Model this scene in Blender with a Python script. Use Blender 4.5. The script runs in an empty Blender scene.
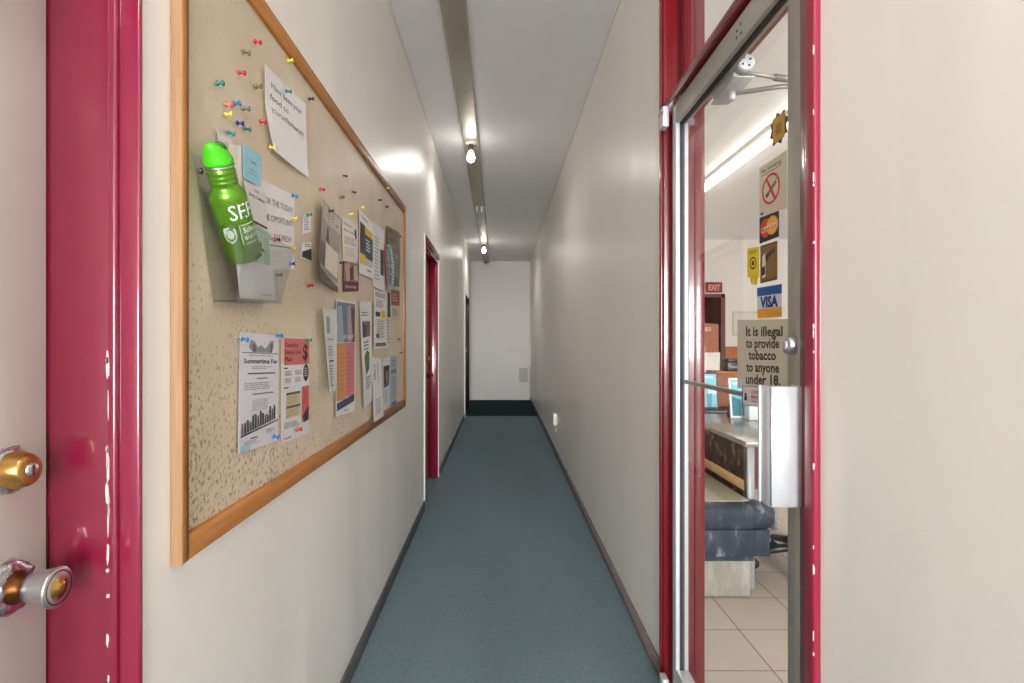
import bpy, bmesh, math, random
from mathutils import Vector, Matrix
random.seed(7)
C = bpy.context.scene.collection
S = bpy.context.scene
R = math.radians

# ------------------------------------------------------------------ camera
F, VX, VY, HC = 565.0, 501.0, 341.5, 1.30      # focal length (pixels of a 1024 wide frame), vanishing point, eye height
cam_d = bpy.data.cameras.new('camera'); cam = bpy.data.objects.new('camera', cam_d); C.objects.link(cam)
cam.location = (0, 0, HC); cam.rotation_euler = (R(90), 0, 0)
cam_d.sensor_width = 36; cam_d.lens = F / 1024 * 36; cam_d.shift_x = (512 - VX) / 1024; cam_d.clip_start = 0.02
S.camera = cam

# ------------------------------------------------------------------ world, daylight, exposure
w = bpy.data.worlds.new('world'); S.world = w; w.use_nodes = True
w.node_tree.nodes['Background'].inputs[0].default_value = (0.93, 0.97, 1.0, 1)
w.node_tree.nodes['Background'].inputs[1].default_value = 2.4
def area(name, loc, rot, sx, sy, e, col=(1, 1, 1)):
    d = bpy.data.lights.new(name, 'AREA'); d.shape = 'RECTANGLE'; d.size = sx; d.size_y = sy; d.energy = e; d.color = col
    o = bpy.data.objects.new(name, d); C.objects.link(o); o.location = loc; o.rotation_euler = rot
    return o
area('street_daylight', (1.2, -12.0, 1.9), (R(90), 0, 0), 9.0, 4.0, 5200, (.95, .975, 1.0))        # daylight arriving through the open shop front
area('passage_fill', (-2.1, 11.8, 1.7), (R(90), 0, R(-90)), 1.0, 1.8, 1.0, (.97, .98, 1.0))       # unseen fill lamp added to brighten the hallway end wall
vs = S.view_settings
S.display_settings.display_device = 'sRGB'
vs.view_transform = 'Standard'; vs.look = 'None'; vs.gamma = 1; vs.use_curve_mapping = False
vs.exposure = 0.52
S.cycles.max_bounces = 12; S.cycles.diffuse_bounces = 8; S.cycles.glossy_bounces = 6; S.cycles.transparent_max_bounces = 24
S.cycles.use_denoising = True; S.cycles.sample_clamp_indirect = 6

# ------------------------------------------------------------------ materials
def lin(c):
    return tuple(((v / 255) / 12.92 if v / 255 <= .04045 else ((v / 255 + .055) / 1.055) ** 2.4) for v in c) + (1,)
def nodes(name):
    m = bpy.data.materials.new(name); m.use_nodes = True
    nt = m.node_tree
    return m, nt, nt.nodes['Principled BSDF']
def N(nt, t, **kw):
    n = nt.nodes.new(t)
    for k, v in kw.items(): setattr(n, k, v)
    return n
def ramp(nt, fac, stops):
    r = N(nt, 'ShaderNodeValToRGB'); e = r.color_ramp.elements
    while len(e) < len(stops): e.new(.5)
    for x, (p, c) in zip(e, stops): x.position = p; x.color = c
    nt.links.new(fac, r.inputs[0]); return r.outputs[0]
def coords(nt, kind='Object', scale=(1, 1, 1)):
    tc = N(nt, 'ShaderNodeTexCoord'); mp = N(nt, 'ShaderNodeMapping'); mp.inputs['Scale'].default_value = scale
    nt.links.new(tc.outputs[kind], mp.inputs[0]); return mp.outputs[0]
def noise(nt, vec, scale, detail=3, rough=.55):
    n = N(nt, 'ShaderNodeTexNoise'); n.inputs['Scale'].default_value = scale; n.inputs['Detail'].default_value = detail; n.inputs['Roughness'].default_value = rough
    if vec is not None: nt.links.new(vec, n.inputs['Vector'])
    return n.outputs['Fac']
def bump(nt, b, h, strength, dist=.01, prev=None):
    n = N(nt, 'ShaderNodeBump'); n.inputs['Strength'].default_value = strength; n.inputs['Distance'].default_value = dist
    nt.links.new(h, n.inputs['Height'])
    if prev is not None: nt.links.new(prev, n.inputs['Normal'])
    nt.links.new(n.outputs[0], b.inputs['Normal']); return n.outputs[0]
def mixc(nt, fac, a, b):
    n = N(nt, 'ShaderNodeMix', data_type='RGBA')
    if isinstance(fac, (int, float)): n.inputs[0].default_value = fac
    else: nt.links.new(fac, n.inputs[0])
    for i, v in ((6, a), (7, b)):
        if isinstance(v, tuple): n.inputs[i].default_value = v
        else: nt.links.new(v, n.inputs[i])
    return n.outputs[2]
def mat(name, c, rough=.5, metal=0., var=.06, vscale=30, bmp=0., coat=0., spec=.5):
    m, nt, b = nodes(name)
    col = lin(c); v = coords(nt); f = noise(nt, v, vscale)
    lo = tuple(x * (1 - var) for x in col[:3]) + (1,); hi = tuple(min(1, x * (1 + var)) for x in col[:3]) + (1,)
    nt.links.new(ramp(nt, f, [(.3, lo), (.7, hi)]), b.inputs['Base Color'])
    b.inputs['Roughness'].default_value = rough; b.inputs['Metallic'].default_value = metal
    b.inputs['Coat Weight'].default_value = coat; b.inputs['Coat Roughness'].default_value = .08
    b.inputs['Specular IOR Level'].default_value = spec
    if bmp: bump(nt, b, f, bmp, .004)
    return m
def paint_wall(name, c, rough, wave=.35):
    m, nt, b = nodes(name); col = lin(c)
    big = noise(nt, coords(nt, 'Object', (1, 1, .12)), 1.7, 2)
    fine = noise(nt, coords(nt, 'Object', (1, 1, .06)), 9, 2)
    tex = noise(nt, coords(nt), 160, 2)
    sm = noise(nt, coords(nt, 'Object', (1, 1, .3)), 3, 4)
    nt.links.new(ramp(nt, sm, [(.3, tuple(x * .97 for x in col[:3]) + (1,)), (.7, col)]), b.inputs['Base Color'])
    b.inputs['Roughness'].default_value = rough
    n1 = bump(nt, b, big, wave, .05); n2 = bump(nt, b, fine, wave * .8, .006, n1); bump(nt, b, tex, .08, .001, n2)
    return m
_pc = {}
def flat(c, rough=.55):
    k = (tuple(c), rough)
    if k not in _pc: _pc[k] = mat('print_%d_%d_%d' % tuple(c), c, rough, var=.03, vscale=60)
    return _pc[k]
def emit(name, c, s):
    m, nt, b = nodes(name); b.inputs['Base Color'].default_value = lin(c)
    b.inputs['Emission Color'].default_value = lin(c); b.inputs['Emission Strength'].default_value = s
    return m
def clear(name, tint, refl=.06, rough=.02):
    m = bpy.data.materials.new(name); m.use_nodes = True; nt = m.node_tree; nt.nodes.clear()
    o = N(nt, 'ShaderNodeOutputMaterial'); t = N(nt, 'ShaderNodeBsdfTransparent'); g = N(nt, 'ShaderNodeBsdfGlossy'); mx = N(nt, 'ShaderNodeMixShader')
    t.inputs[0].default_value = tint; g.inputs['Roughness'].default_value = rough
    lw = N(nt, 'ShaderNodeLayerWeight'); lw.inputs[0].default_value = .5
    pw = N(nt, 'ShaderNodeMath', operation='POWER'); pw.inputs[1].default_value = 5; nt.links.new(lw.outputs['Facing'], pw.inputs[0])
    ml = N(nt, 'ShaderNodeMath', operation='MULTIPLY_ADD'); ml.inputs[1].default_value = .6 * refl; ml.inputs[2].default_value = .035 * refl
    nt.links.new(pw.outputs[0], ml.inputs[0]); nt.links.new(ml.outputs[0], mx.inputs[0])
    nt.links.new(t.outputs[0], mx.inputs[1]); nt.links.new(g.outputs[0], mx.inputs[2]); nt.links.new(mx.outputs[0], o.inputs[0])
    return m

M = {}
M['wall'] = paint_wall('wall_paint', (246, 241.5, 235.5), .34)
M['wall_back'] = paint_wall('wall_paint_back', (226, 219, 213), .4)
M['wall_shop'] = mat('wall_paint_shop', (222, 214, 206), .5, var=.02)
M['ceiling'] = mat('ceiling_paint', (238, 238, 240), .42, var=.015, vscale=6, bmp=.05)
M['red'] = mat('red_gloss_paint', (128, 18, 54), .25, var=.06, vscale=7, bmp=.02, coat=1.)
M['red2'] = mat('pinker_red_gloss', (146, 28, 58), .28, var=.05, vscale=7, bmp=.04, coat=.3)  # pinker tone of the red gloss, for the near post bead
M['red_dark'] = mat('darker_red_gloss', (112, 16, 26), .25, var=.06, vscale=7, bmp=.02, coat=.6)  # darker tone of the red gloss, for the shop entrance frame
M['chip'] = mat('bare_primer_chip', (214, 206, 200), .6)
M['white_door'] = mat('white_door_paint', (240, 240, 234), .35, var=.01)
M['brass'] = mat('brass', (200, 158, 88), .28, 1.0, var=.15, vscale=90)
M['brass_dark'] = mat('tarnished_brass', (120, 78, 40), .4, 1.0, var=.3, vscale=120)
M['steel'] = mat('brushed_steel', (205, 206, 212), .3, 1.0, var=.08, vscale=70)
M['crumple'] = mat('dented_steel', (205, 206, 212), .22, 1.0, var=.08, vscale=40, bmp=.6)
M['alu'] = mat('aluminium', (168, 164, 156), .42, .45, var=.04, vscale=50)
M['alu_light'] = mat('satin_aluminium', (206, 207, 210), .42, .35, var=.03, vscale=50)
M['gasket'] = mat('black_gasket', (22, 22, 24), .6)
M['rubber'] = mat('grey_rubber_base', (84, 82, 84), .45, var=.08)
M['rubber_r'] = mat('taupe_rubber_base', (112, 98, 96), .45, var=.08)
M['raceway'] = mat('raceway_metal', (176, 170, 156), .4, .5, var=.04, vscale=9)
M['porcelain'] = mat('porcelain', (225, 222, 214), .2)
M['socket_dark'] = mat('socket_metal', (120, 112, 98), .3, .9)
M['bulb'] = emit('bulb_glow', (255, 250, 240), 20)
M['tube'] = emit('tube_glow', (255, 252, 246), 5)
M['wood_tan'] = mat('tan_wood_door', (186, 134, 84), .4, var=.2, vscale=14)
M['dark_door'] = mat('dark_door_paint', (46, 26, 26), .45)
M['glass'] = clear('window_glass', (.97, .985, .98, 1), 1.0)
M['glass_edge'] = mat('green_glass_edge', (52, 84, 80), .15)
M['acrylic'] = clear('clear_acrylic', (.975, .985, .99, 1), 2.6, .08)
M['acrylic_edge'] = clear('clear_acrylic_edge', (.80, .84, .86, 1), 3.5, .12)
M['outlet'] = mat('white_plastic', (236, 232, 226), .35, var=.01)
M['vent'] = mat('grey_plate', (200, 192, 188), .5)
M['film'] = bpy.data.materials.new('clear_film'); M['film'].use_nodes = True
_nt = M['film'].node_tree; _mx = N(_nt, 'ShaderNodeMixShader'); _tr = N(_nt, 'ShaderNodeBsdfTransparent'); _b = _nt.nodes['Principled BSDF']
_b.inputs['Base Color'].default_value = lin((206, 198, 180)); _b.inputs['Roughness'].default_value = .5; _mx.inputs[0].default_value = .72
_nt.links.new(_tr.outputs[0], _mx.inputs[1]); _nt.links.new(_b.outputs[0], _mx.inputs[2]); _nt.links.new(_mx.outputs[0], _nt.nodes['Material Output'].inputs[0])

def carpet(name, a, b_):
    m, nt, b = nodes(name)
    f = noise(nt, coords(nt), 240, 3, .7); g = noise(nt, coords(nt, 'Object', (1, .25, 1)), 2.2, 3)
    c1 = ramp(nt, f, [(.32, lin(a)), (.68, lin(b_))])
    nt.links.new(mixc(nt, ramp(nt, g, [(.35, (0, 0, 0, 1)), (.7, (.22, .22, .22, 1))]), c1, lin(tuple(x * .8 for x in a))), b.inputs['Base Color'])
    b.inputs['Roughness'].default_value = .95; b.inputs['Specular IOR Level'].default_value = .15
    bump(nt, b, f, .5, .004); return m
M['carpet'] = carpet('teal_carpet', (98, 117, 126), (139, 159, 169))
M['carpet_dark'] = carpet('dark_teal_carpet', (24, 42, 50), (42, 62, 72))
def tile():
    m, nt, b = nodes('beige_floor_tile')
    br = N(nt, 'ShaderNodeTexBrick'); br.offset = 0; br.squash = 1
    br.inputs['Color1'].default_value = lin((206, 192, 178)); br.inputs['Color2'].default_value = lin((198, 184, 170)); br.inputs['Mortar'].default_value = lin((96, 80, 66))
    br.inputs['Scale'].default_value = 1; br.inputs['Mortar Size'].default_value = .0028; br.inputs['Brick Width'].default_value = .318; br.inputs['Row Height'].default_value = .318
    tc = N(nt, 'ShaderNodeTexCoord'); mp = N(nt, 'ShaderNodeMapping'); mp.inputs['Location'].default_value = (-1.074 + .318 * 20, -2.232 + .318 * 40, 0)
    nt.links.new(tc.outputs['Object'], mp.inputs[0]); nt.links.new(mp.outputs[0], br.inputs['Vector'])
    f = noise(nt, coords(nt), 6, 4)
    nt.links.new(mixc(nt, ramp(nt, f, [(.3, (0, 0, 0, 1)), (.75, (.25, .25, .25, 1))]), br.outputs['Color'], lin((176, 160, 146))), b.inputs['Base Color'])
    b.inputs['Roughness'].default_value = .35; return m
M['tile'] = tile()
def board():
    m, nt, b = nodes('tackboard')
    v = coords(nt, 'Object')
    fl = N(nt, 'ShaderNodeTexVoronoi', feature='F1'); fl.inputs['Scale'].default_value = 85; nt.links.new(v, fl.inputs['Vector'])
    spots = noise(nt, coords(nt, 'Object', (1, 1, .75)), 105, 3, .7)
    area_ = noise(nt, v, 2.6, 3)
    low = N(nt, 'ShaderNodeSeparateXYZ'); nt.links.new(v, low.inputs[0])
    mr = N(nt, 'ShaderNodeMapRange'); mr.inputs[1].default_value = .75; mr.inputs[2].default_value = 0; mr.inputs[3].default_value = 0; mr.inputs[4].default_value = .13; nt.links.new(low.outputs[2], mr.inputs[0])
    mr2 = N(nt, 'ShaderNodeMapRange'); mr2.inputs[1].default_value = -.5; mr2.inputs[2].default_value = -1.2; mr2.inputs[3].default_value = 0; mr2.inputs[4].default_value = .07; nt.links.new(low.outputs[1], mr2.inputs[0])
    a1 = N(nt, 'ShaderNodeMath', operation='ADD'); nt.links.new(spots, a1.inputs[0]); nt.links.new(mr.outputs[0], a1.inputs[1])
    a3 = N(nt, 'ShaderNodeMath', operation='ADD'); nt.links.new(a1.outputs[0], a3.inputs[0]); nt.links.new(mr2.outputs[0], a3.inputs[1])
    ml = N(nt, 'ShaderNodeMath', operation='MULTIPLY_ADD'); ml.inputs[1].default_value = .22; nt.links.new(area_, ml.inputs[0]); nt.links.new(a3.outputs[0], ml.inputs[2])
    mask = ramp(nt, ml.outputs[0], [(.81, (0, 0, 0, 1)), (.90, (.9, .9, .9, 1))])
    base = ramp(nt, noise(nt, v, 4, 4), [(.3, lin((206, 190, 164))), (.7, lin((222, 207, 184)))])
    nt.links.new(mixc(nt, mask, base, lin((150, 112, 70))), b.inputs['Base Color'])
    b.inputs['Roughness'].default_value = .42
    bump(nt, b, ml.outputs[0], .12, .003); return m
M['board'] = board()
def wood(name, a, b_, axis, rough=.4):
    m, nt, b = nodes(name)
    sc = {'y': (9, .5, 9), 'z': (9, 9, .5)}[axis]
    f = noise(nt, coords(nt, 'Object', sc), 9, 4, .6)
    nt.links.new(ramp(nt, f, [(.3, lin(a)), (.7, lin(b_))]), b.inputs['Base Color']); b.inputs['Roughness'].default_value = rough
    bump(nt, b, f, .1, .002); return m
M['oak'] = wood('stained_oak_rail', (140, 88, 38), (172, 114, 56), 'y')
M['oak_v'] = wood('stained_oak_stile', (132, 82, 36), (162, 106, 52), 'z')
M['oak_pale'] = wood('pale_oak_edge', (140, 102, 66), (166, 128, 90), 'z', .55)  # paler oak on the outer side of the near stile
def green_metal():
    m, nt, b = nodes('green_bottle_enamel'); b.inputs['Base Color'].default_value = lin((96, 150, 40)); b.inputs['Metallic'].default_value = .55; b.inputs['Roughness'].default_value = .3
    f = noise(nt, coords(nt), 400, 2); bump(nt, b, f, .05, .001); return m
M['green'] = green_metal()
M['green_cap'] = mat('green_plastic_cap', (70, 190, 20), .35, var=.03)
M['pattern'] = None
def marble(name, a, b_, c, sc):
    m, nt, b = nodes(name)
    f = noise(nt, coords(nt, 'Object', (1.6, 1, .55)), sc, 5, .65)
    nt.links.new(ramp(nt, f, [(.42, lin(a)), (.56, lin(b_)), (.66, lin(c))]), b.inputs['Base Color']); b.inputs['Roughness'].default_value = .5; b.inputs['Specular IOR Level'].default_value = .2; return m
M['pattern'] = marble('dark_brown_marbled_laminate', (30, 20, 18), (58, 42, 38), (150, 130, 118), 22)
M['vinyl'] = marble('worn_blue_black_vinyl', (44, 50, 62), (58, 64, 76), (140, 140, 142), 9)
M['concrete'] = marble('grey_plinth_board', (150, 144, 134), (166, 160, 150), (178, 172, 162), 14)
M['counter'] = mat('grey_laminate', (128, 122, 112), .22, var=.05)
M['counter_end'] = mat('pale_grey_laminate', (150, 150, 154), .35)
M['black'] = mat('black_plastic', (26, 26, 28), .35)
M['brown_box'] = mat('brown_cardboard', (150, 92, 66), .7)
M['wainscot'] = mat('brown_wainscot', (172, 98, 50), .5, var=.1)
M['shop_red'] = mat('dark_red_brown_trim', (98, 50, 48), .4)

# ------------------------------------------------------------------ geometry helpers
class B:
    """collects shapes in one bmesh; T maps local (a, b, c) to world"""
    def __init__(s, T=None): s.bm = bmesh.new(); s.T = T or (lambda a, b, c: Vector((a, b, c)))
    def raw(s, vs, fs, mi=0, smooth=False):
        v = [s.bm.verts.new(s.T(*p)) for p in vs]
        for f in fs:
            try: g = s.bm.faces.new([v[i] for i in f]); g.material_index = mi; g.smooth = smooth
            except ValueError: pass
        return s
    def box(s, p, q, mi=0, bev=0., seg=2):
        t = bmesh.new(); bmesh.ops.create_cube(t, size=1)
        for v in t.verts: v.co = Vector([(p[i] + q[i]) / 2 + v.co[i] * abs(q[i] - p[i]) for i in range(3)])
        if bev: bmesh.ops.bevel(t, geom=t.edges[:], offset=bev, segments=seg, profile=.5, affect='EDGES', clamp_overlap=True)
        return s.take(t, mi, bev > 0)
    def take(s, t, mi=0, smooth=False):
        t.verts.index_update()
        s.raw([tuple(v.co) for v in t.verts], [[v.index for v in f.verts] for f in t.faces], mi, smooth); t.free(); return s
    def lathe(s, prof, o, ax, n=24, mi=0, ref=None, smooth=True):
        """prof: (radius, height) pairs along ax from o, all in local coordinates"""
        o = Vector(o); ax = Vector(ax).normalized(); u = Vector(ref) if ref else ax.orthogonal(); u = (u - ax * u.dot(ax)).normalized(); w_ = ax.cross(u)
        vs, fs = [], []
        for r, h in prof:
            for k in range(n):
                a = 2 * math.pi * k / n; vs.append(tuple(o + ax * h + (u * math.cos(a) + w_ * math.sin(a)) * max(r, 1e-5)))
        for i in range(len(prof) - 1):
            for k in range(n): fs.append([i * n + k, i * n + (k + 1) % n, (i + 1) * n + (k + 1) % n, (i + 1) * n + k])
        fs.append(list(range(n))[::-1]); fs.append([(len(prof) - 1) * n + k for k in range(n)])
        return s.raw(vs, fs, mi, smooth)
    def tube(s, path, r, n=10, mi=0):
        P = [Vector(p) for p in path]; vs, fs = [], []; rr = r if isinstance(r, (list, tuple)) else [r] * len(P)
        u = None
        for i, p in enumerate(P):
            d = (P[min(i + 1, len(P) - 1)] - P[max(i - 1, 0)]).normalized()
            u = (d.orthogonal() if u is None else (u - d * u.dot(d))).normalized(); w_ = d.cross(u)
            for k in range(n):
                a = 2 * math.pi * k / n; vs.append(tuple(p + (u * math.cos(a) + w_ * math.sin(a)) * rr[i]))
        for i in range(len(P) - 1):
            for k in range(n): fs.append([i * n + k, i * n + (k + 1) % n, (i + 1) * n + (k + 1) % n, (i + 1) * n + k])
        fs.append(list(range(n))[::-1]); fs.append([(len(P) - 1) * n + k for k in range(n)])
        return s.raw(vs, fs, mi, True)
    def prism(s, poly, lo, hi, axis, mi=0):
        """extrude a 2-D outline along a local axis (0, 1 or 2)"""
        def P(a, b, c): return {0: (c, a, b), 1: (a, c, b), 2: (a, b, c)}[axis]
        n = len(poly); vs = [P(a, b, lo) for a, b in poly] + [P(a, b, hi) for a, b in poly]
        fs = [list(range(n)), list(range(n, 2 * n))] + [[i, (i + 1) % n, n + (i + 1) % n, n + i] for i in range(n)]
        return s.raw(vs, fs, mi)
    def ball(s, c, r, mi=0, n=16, sc=(1, 1, 1)):
        t = bmesh.new(); bmesh.ops.create_uvsphere(t, u_segments=n, v_segments=n // 2 + 2, radius=r)
        for v in t.verts: v.co = Vector((v.co.x * sc[0] + c[0], v.co.y * sc[1] + c[1], v.co.z * sc[2] + c[2]))
        return s.take(t, mi, True)
    def build(s, name, mats, parent=None, normals=True, origin=None):
        if normals: bmesh.ops.recalc_face_normals(s.bm, faces=s.bm.faces[:])
        if not isinstance(mats, (list, tuple)): mats = [mats]
        me = bpy.data.meshes.new(name); 
        co = [v.co.copy() for v in s.bm.verts]
        if parent is None:
            if origin is None:
                lo = Vector([min(c[i] for c in co) for i in range(3)]); hi = Vector([max(c[i] for c in co) for i in range(3)])
                origin = Vector(((lo.x + hi.x) / 2, (lo.y + hi.y) / 2, lo.z))
            off = Vector(origin)
        else:
            off = Vector((0, 0, 0)); q = parent
            while q is not None: off += q.location; q = q.parent
        for v in s.bm.verts: v.co -= off
        s.bm.to_mesh(me); s.bm.free()
        for m in mats: me.materials.append(m)
        o = bpy.data.objects.new(name, me); C.objects.link(o)
        if parent is None: o.location = off
        else: o.parent = parent
        return o
def tag(o, label=None, cat=None, group=None, kind=None):
    if label: o['label'] = label
    if cat: o['category'] = cat
    if group: o['group'] = group
    if kind: o['kind'] = kind
    return o
def thing(name, label, cat, loc, group=None, kind=None):
    o = bpy.data.objects.new(name, None); C.objects.link(o); o.location = loc; o.empty_display_size = .05
    return tag(o, label, cat, group, kind)

# the hall's long walls lean apart by a fraction of a degree: a + b * distance
LA, LB, RA, RB = .57, .006, .61, .0032
CEIL = 3.08
def Lw(s_, h, d): return Vector((-(LA + LB * s_) + d, s_, h))       # along, height, distance out of the left wall
def Rw(s_, h, d): return Vector((RA + RB * s_ - d, s_, h))
def lp(px, py, d=0.):
    s_ = (LA - d) / ((VX - px) / F - LB); return s_, HC + (VY - py) / F * s_
def rp(px, py, d=0.):
    s_ = (RA - d) / ((px - VX) / F - RB); return s_, HC + (VY - py) / F * s_
def at(px, py, Y): return (px - VX) / F * Y, HC + (VY - py) / F * Y

# ------------------------------------------------------------------ setting
def struct(name, b, m, label, cat, parent=None):
    return tag(b.build(name, m, parent), label, cat, None, 'structure')
Y0, YB = -5.0, 12.55
floor_b = B().box((-2.2, Y0, -.06), (.737, 9.86, 0)); struct('floor', floor_b, M['carpet'], 'teal blue carpet running down the narrow hallway', 'floor')
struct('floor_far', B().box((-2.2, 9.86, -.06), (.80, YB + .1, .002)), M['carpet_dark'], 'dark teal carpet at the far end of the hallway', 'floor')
struct('ceiling', B().box((-2.2, Y0, CEIL), (.70, YB + .1, CEIL + .1)), M['ceiling'], 'pale grey painted ceiling above the hallway', 'ceiling')
T = .125
D1a, D1b, D1h = -.06, .90, 2.10        # white door
D2a, D2b, D2h = 4.42, 5.40, 2.08      # tan door
D3a, D3b, D3h = 9.80, 11.02, 2.12     # dark door
b = B(Lw)
for a0, a1 in ((Y0, D1a), (D1b, D2a), (D2b, 9.62)): b.box((a0, 0, 0), (a1, CEIL, -T))
b.box((D1a, D1h, 0), (D1b, CEIL, -T)); b.box((D2a, D2h, 0), (D2b, CEIL, -T))
struct('wall_left', b, M['wall'], 'off-white glossy left wall of the hallway behind the bulletin board', 'wall')
b = B(Lw); b.box((9.62, 0, .016), (D3a, CEIL, -T)).box((D3b, 0, .016), (11.1, CEIL, -T)).box((D3a, D3h, .016), (D3b, CEIL, -T))
struct('wall_left_far', b, M['wall'], 'last piece of the left hallway wall around the dark doorway', 'wall')
E0, E1, EH, ET = 1.085, 2.165, 2.16, 2.80          # shop entrance in the right wall
b = B(Rw); b.box((Y0, 0, 0), (E0, CEIL, -T)).box((E1, 0, 0), (YB, CEIL, -T)).box((E0, ET, 0), (E1, CEIL, -T))
struct('wall_right', b, M['wall'], 'off-white glossy right wall of the hallway beside the glass door', 'wall')
struct('wall_back', B().box((-2.2, YB, 0), (.80, YB + .1, CEIL)), M['wall_back'], 'off-white end wall of the hallway', 'wall')
struct('wall_side_passage', B().box((-2.3, 9.0, 0), (-2.2, YB, CEIL)).box((-2.2, 11.0, 0), (-.70, 11.1, CEIL)), M['wall_back'], 'walls of the side passage at the hallway end', 'wall')
# end wall ledge, patch and corner guard
x0, z0 = at(467, 400.6, YB); x1, _ = at(494, 400, YB)
struct('trim_1', B().box((x0 - .3, YB - .02, 0), (x1, YB, .028), 0, .003), M['wall_back'], 'low white ledge board at the foot of the end wall', 'trim')
x0, z0 = at(508, 350.5, YB); x1, z1 = at(529, 349.6, YB)
struct('trim_2', B().box((x0, YB - .012, z0), (x1, YB, z1), 0, .003), M['wall_back'], 'thin horizontal batten on the right of the end wall', 'trim')
x0, z0 = at(519.3, 382, YB); x1, z1 = at(527.5, 368, YB)
v = B().box((x0, YB - .012, z0), (x1, YB, z1), 0, .004)
for k in range(6): v.box((x0 + .02, YB - .016, z0 + .04 + k * .04), (x1 - .02, YB - .011, z0 + .05 + k * .04))
tag(v.build('vent_cover', M['vent']), 'grey rectangular vent cover low on the hallway end wall', 'vent')
x0, z1 = at(529.8, 366, YB - .1); x1, z0 = at(531.6, 403, YB - .1)
struct('trim_3', B().box((x0, YB - .1, .0), (x0 + .03, YB - .02, z1), 0, .006), M['vent'], 'grey corner guard where the right wall meets the end wall', 'trim')
# baseboards
def baseboard(name, Tm, runs, m, label):
    b = B(Tm)
    for a0, a1 in runs:
        b.prism([(0, .0), (.011, .0), (.011, .05), (.006, .068), (0, .07)], a0, a1, 0) if False else b.box((a0, 0, 0), (a1, .07, .010), 0, .003, 1)
    struct(name, b, m, label, 'baseboard')
baseboard('baseboard_left', Lw, [(D1b + .02, D2a - .05), (D2b + .05, 9.6)], M['rubber'], 'dark grey rubber baseboard along the left hallway wall')
baseboard('baseboard_right', Rw, [(Y0, E0 - .04), (E1 + .005, YB)], M['rubber_r'], 'taupe rubber baseboard along the right hallway wall')
for nm, Tm, y1, lab in (('trim_4', Lw, 9.6, 'left'), ('trim_5', Rw, YB, 'right')):
    struct(nm, B(Tm).box((Y0, CEIL - .012, 0), (y1, CEIL, .012), 0, .004), M['outlet'], 'thin white bead along the %s edge of the hallway ceiling' % lab, 'trim')

# ------------------------------------------------------------------ ceiling raceway and bulbs
def rwx(y): return -.225 - .0077 * y
rb = B(); y0_, y1_ = Y0 + .2, YB - .05
for y, yn in ((y0_, y1_),):
    pr = [(-.068, 0), (-.068, -.03), (-.060, -.04), (.060, -.04), (.068, -.03), (.068, 0)]
    vs_ = [(rwx(y) + p, y, CEIL + q) for p, q in pr] + [(rwx(yn) + p, yn, CEIL + q) for p, q in pr]; n_ = len(pr)
    rb.raw(vs_, [list(range(n_)), list(range(n_, 2 * n_))] + [[i, (i + 1) % n_, n_ + (i + 1) % n_, n_ + i] for i in range(n_)])
race = thing('ceiling_raceway', 'long grey metal wiring channel running down the hallway ceiling', 'conduit', (rwx(5), 5, CEIL))
rb.build('channel', M['raceway'], race)
for y in (3.94, 1.2):
    B().lathe([(.006, 0), (.006, .003), (.002, .004)], (rwx(y) + .01, y, CEIL - .0395), (0, 0, -1), 10).build('screw', M['gasket'], race)
def lamp(y, lit, label):
    x, z = rwx(y), CEIL - .04
    t = thing('ceiling_light', label, 'ceiling light', (x, y, z), 'bare bulb lampholders on the ceiling channel')
    B().lathe([(.052, 0), (.052, .008), (.046, .014), (.03, .02)], (x, y, z), (0, 0, -1), 24).build('canopy', M['porcelain'], t)
    B().lathe([(.022, .015), (.024, .03), (.022, .05), (.026, .058), (.024, .072), (.018, .074)], (x, y, z), (0, 0, -1), 20).build('socket', M['socket_dark'], t)
    for k in (-1, 1):
        B().tube([(x + k * .022, y, z - .03), (x + k * .038, y, z - .036), (x + k * .046, y, z - .022)], .004, 8).build('clip', M['socket_dark'], t)
    if lit:
        B().lathe([(.014, .066), (.018, .085), (.028, .105), (.034, .128), (.033, .146), (.024, .165), (.010, .174), (0.0005, .176)], (x, y, z), (0, 0, -1), 20).build('bulb', M['bulb'], t)
        d = bpy.data.lights.new('bulb_light', 'SPOT'); d.energy = lit; d.shadow_soft_size = .04; d.spot_size = R(172); d.spot_blend = .5;   # the lampholder shades the ceiling
        d.color = (1, .965, .91)
        o = bpy.data.objects.new('bulb_light', d); C.objects.link(o); o.location = (x, y, z - .19)
    return t
lamp(4.94, 9, 'lit bare bulb in a lampholder, nearer of the two glowing bulbs')
lamp(10.0, 14, 'lit bare bulb in a lampholder near the hallway end wall')
lamp(-.1, 13, 'lit bare bulb in a lampholder above the entrance end')
lamp(12.1, 0, 'empty lampholder without a bulb against the end wall')
xs, ys = rwx(7.3), 7.3
t = thing('ceiling_hook_pair', 'two small white terminal posts on the channel between the two glowing bulbs', 'fitting', (xs, ys, CEIL - .04))
for k in (-1, 1): B().lathe([(.014, 0), (.014, .02), (.009, .024), (.009, .05), (.012, .055), (.004, .062)], (xs + k * .03, ys, CEIL - .04), (0, 0, -1), 14).build('post', M['porcelain'], t)

# ------------------------------------------------------------------ white door on the left (door_1)
jd = .143                                     # how deep the leaf sits behind the wall face
d1 = thing('door_1', 'white door in a glossy red frame with deadbolt and round knob', 'door', tuple(Lw(.46, 0, -jd)), kind='structure')
B(Lw).box((D1a + .01, .008, -jd), (D1b - .006, D1h - .03, -jd - .042), 0, .002, 1).build('leaf', M['white_door'], d1)
fr = B(Lw)
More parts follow.
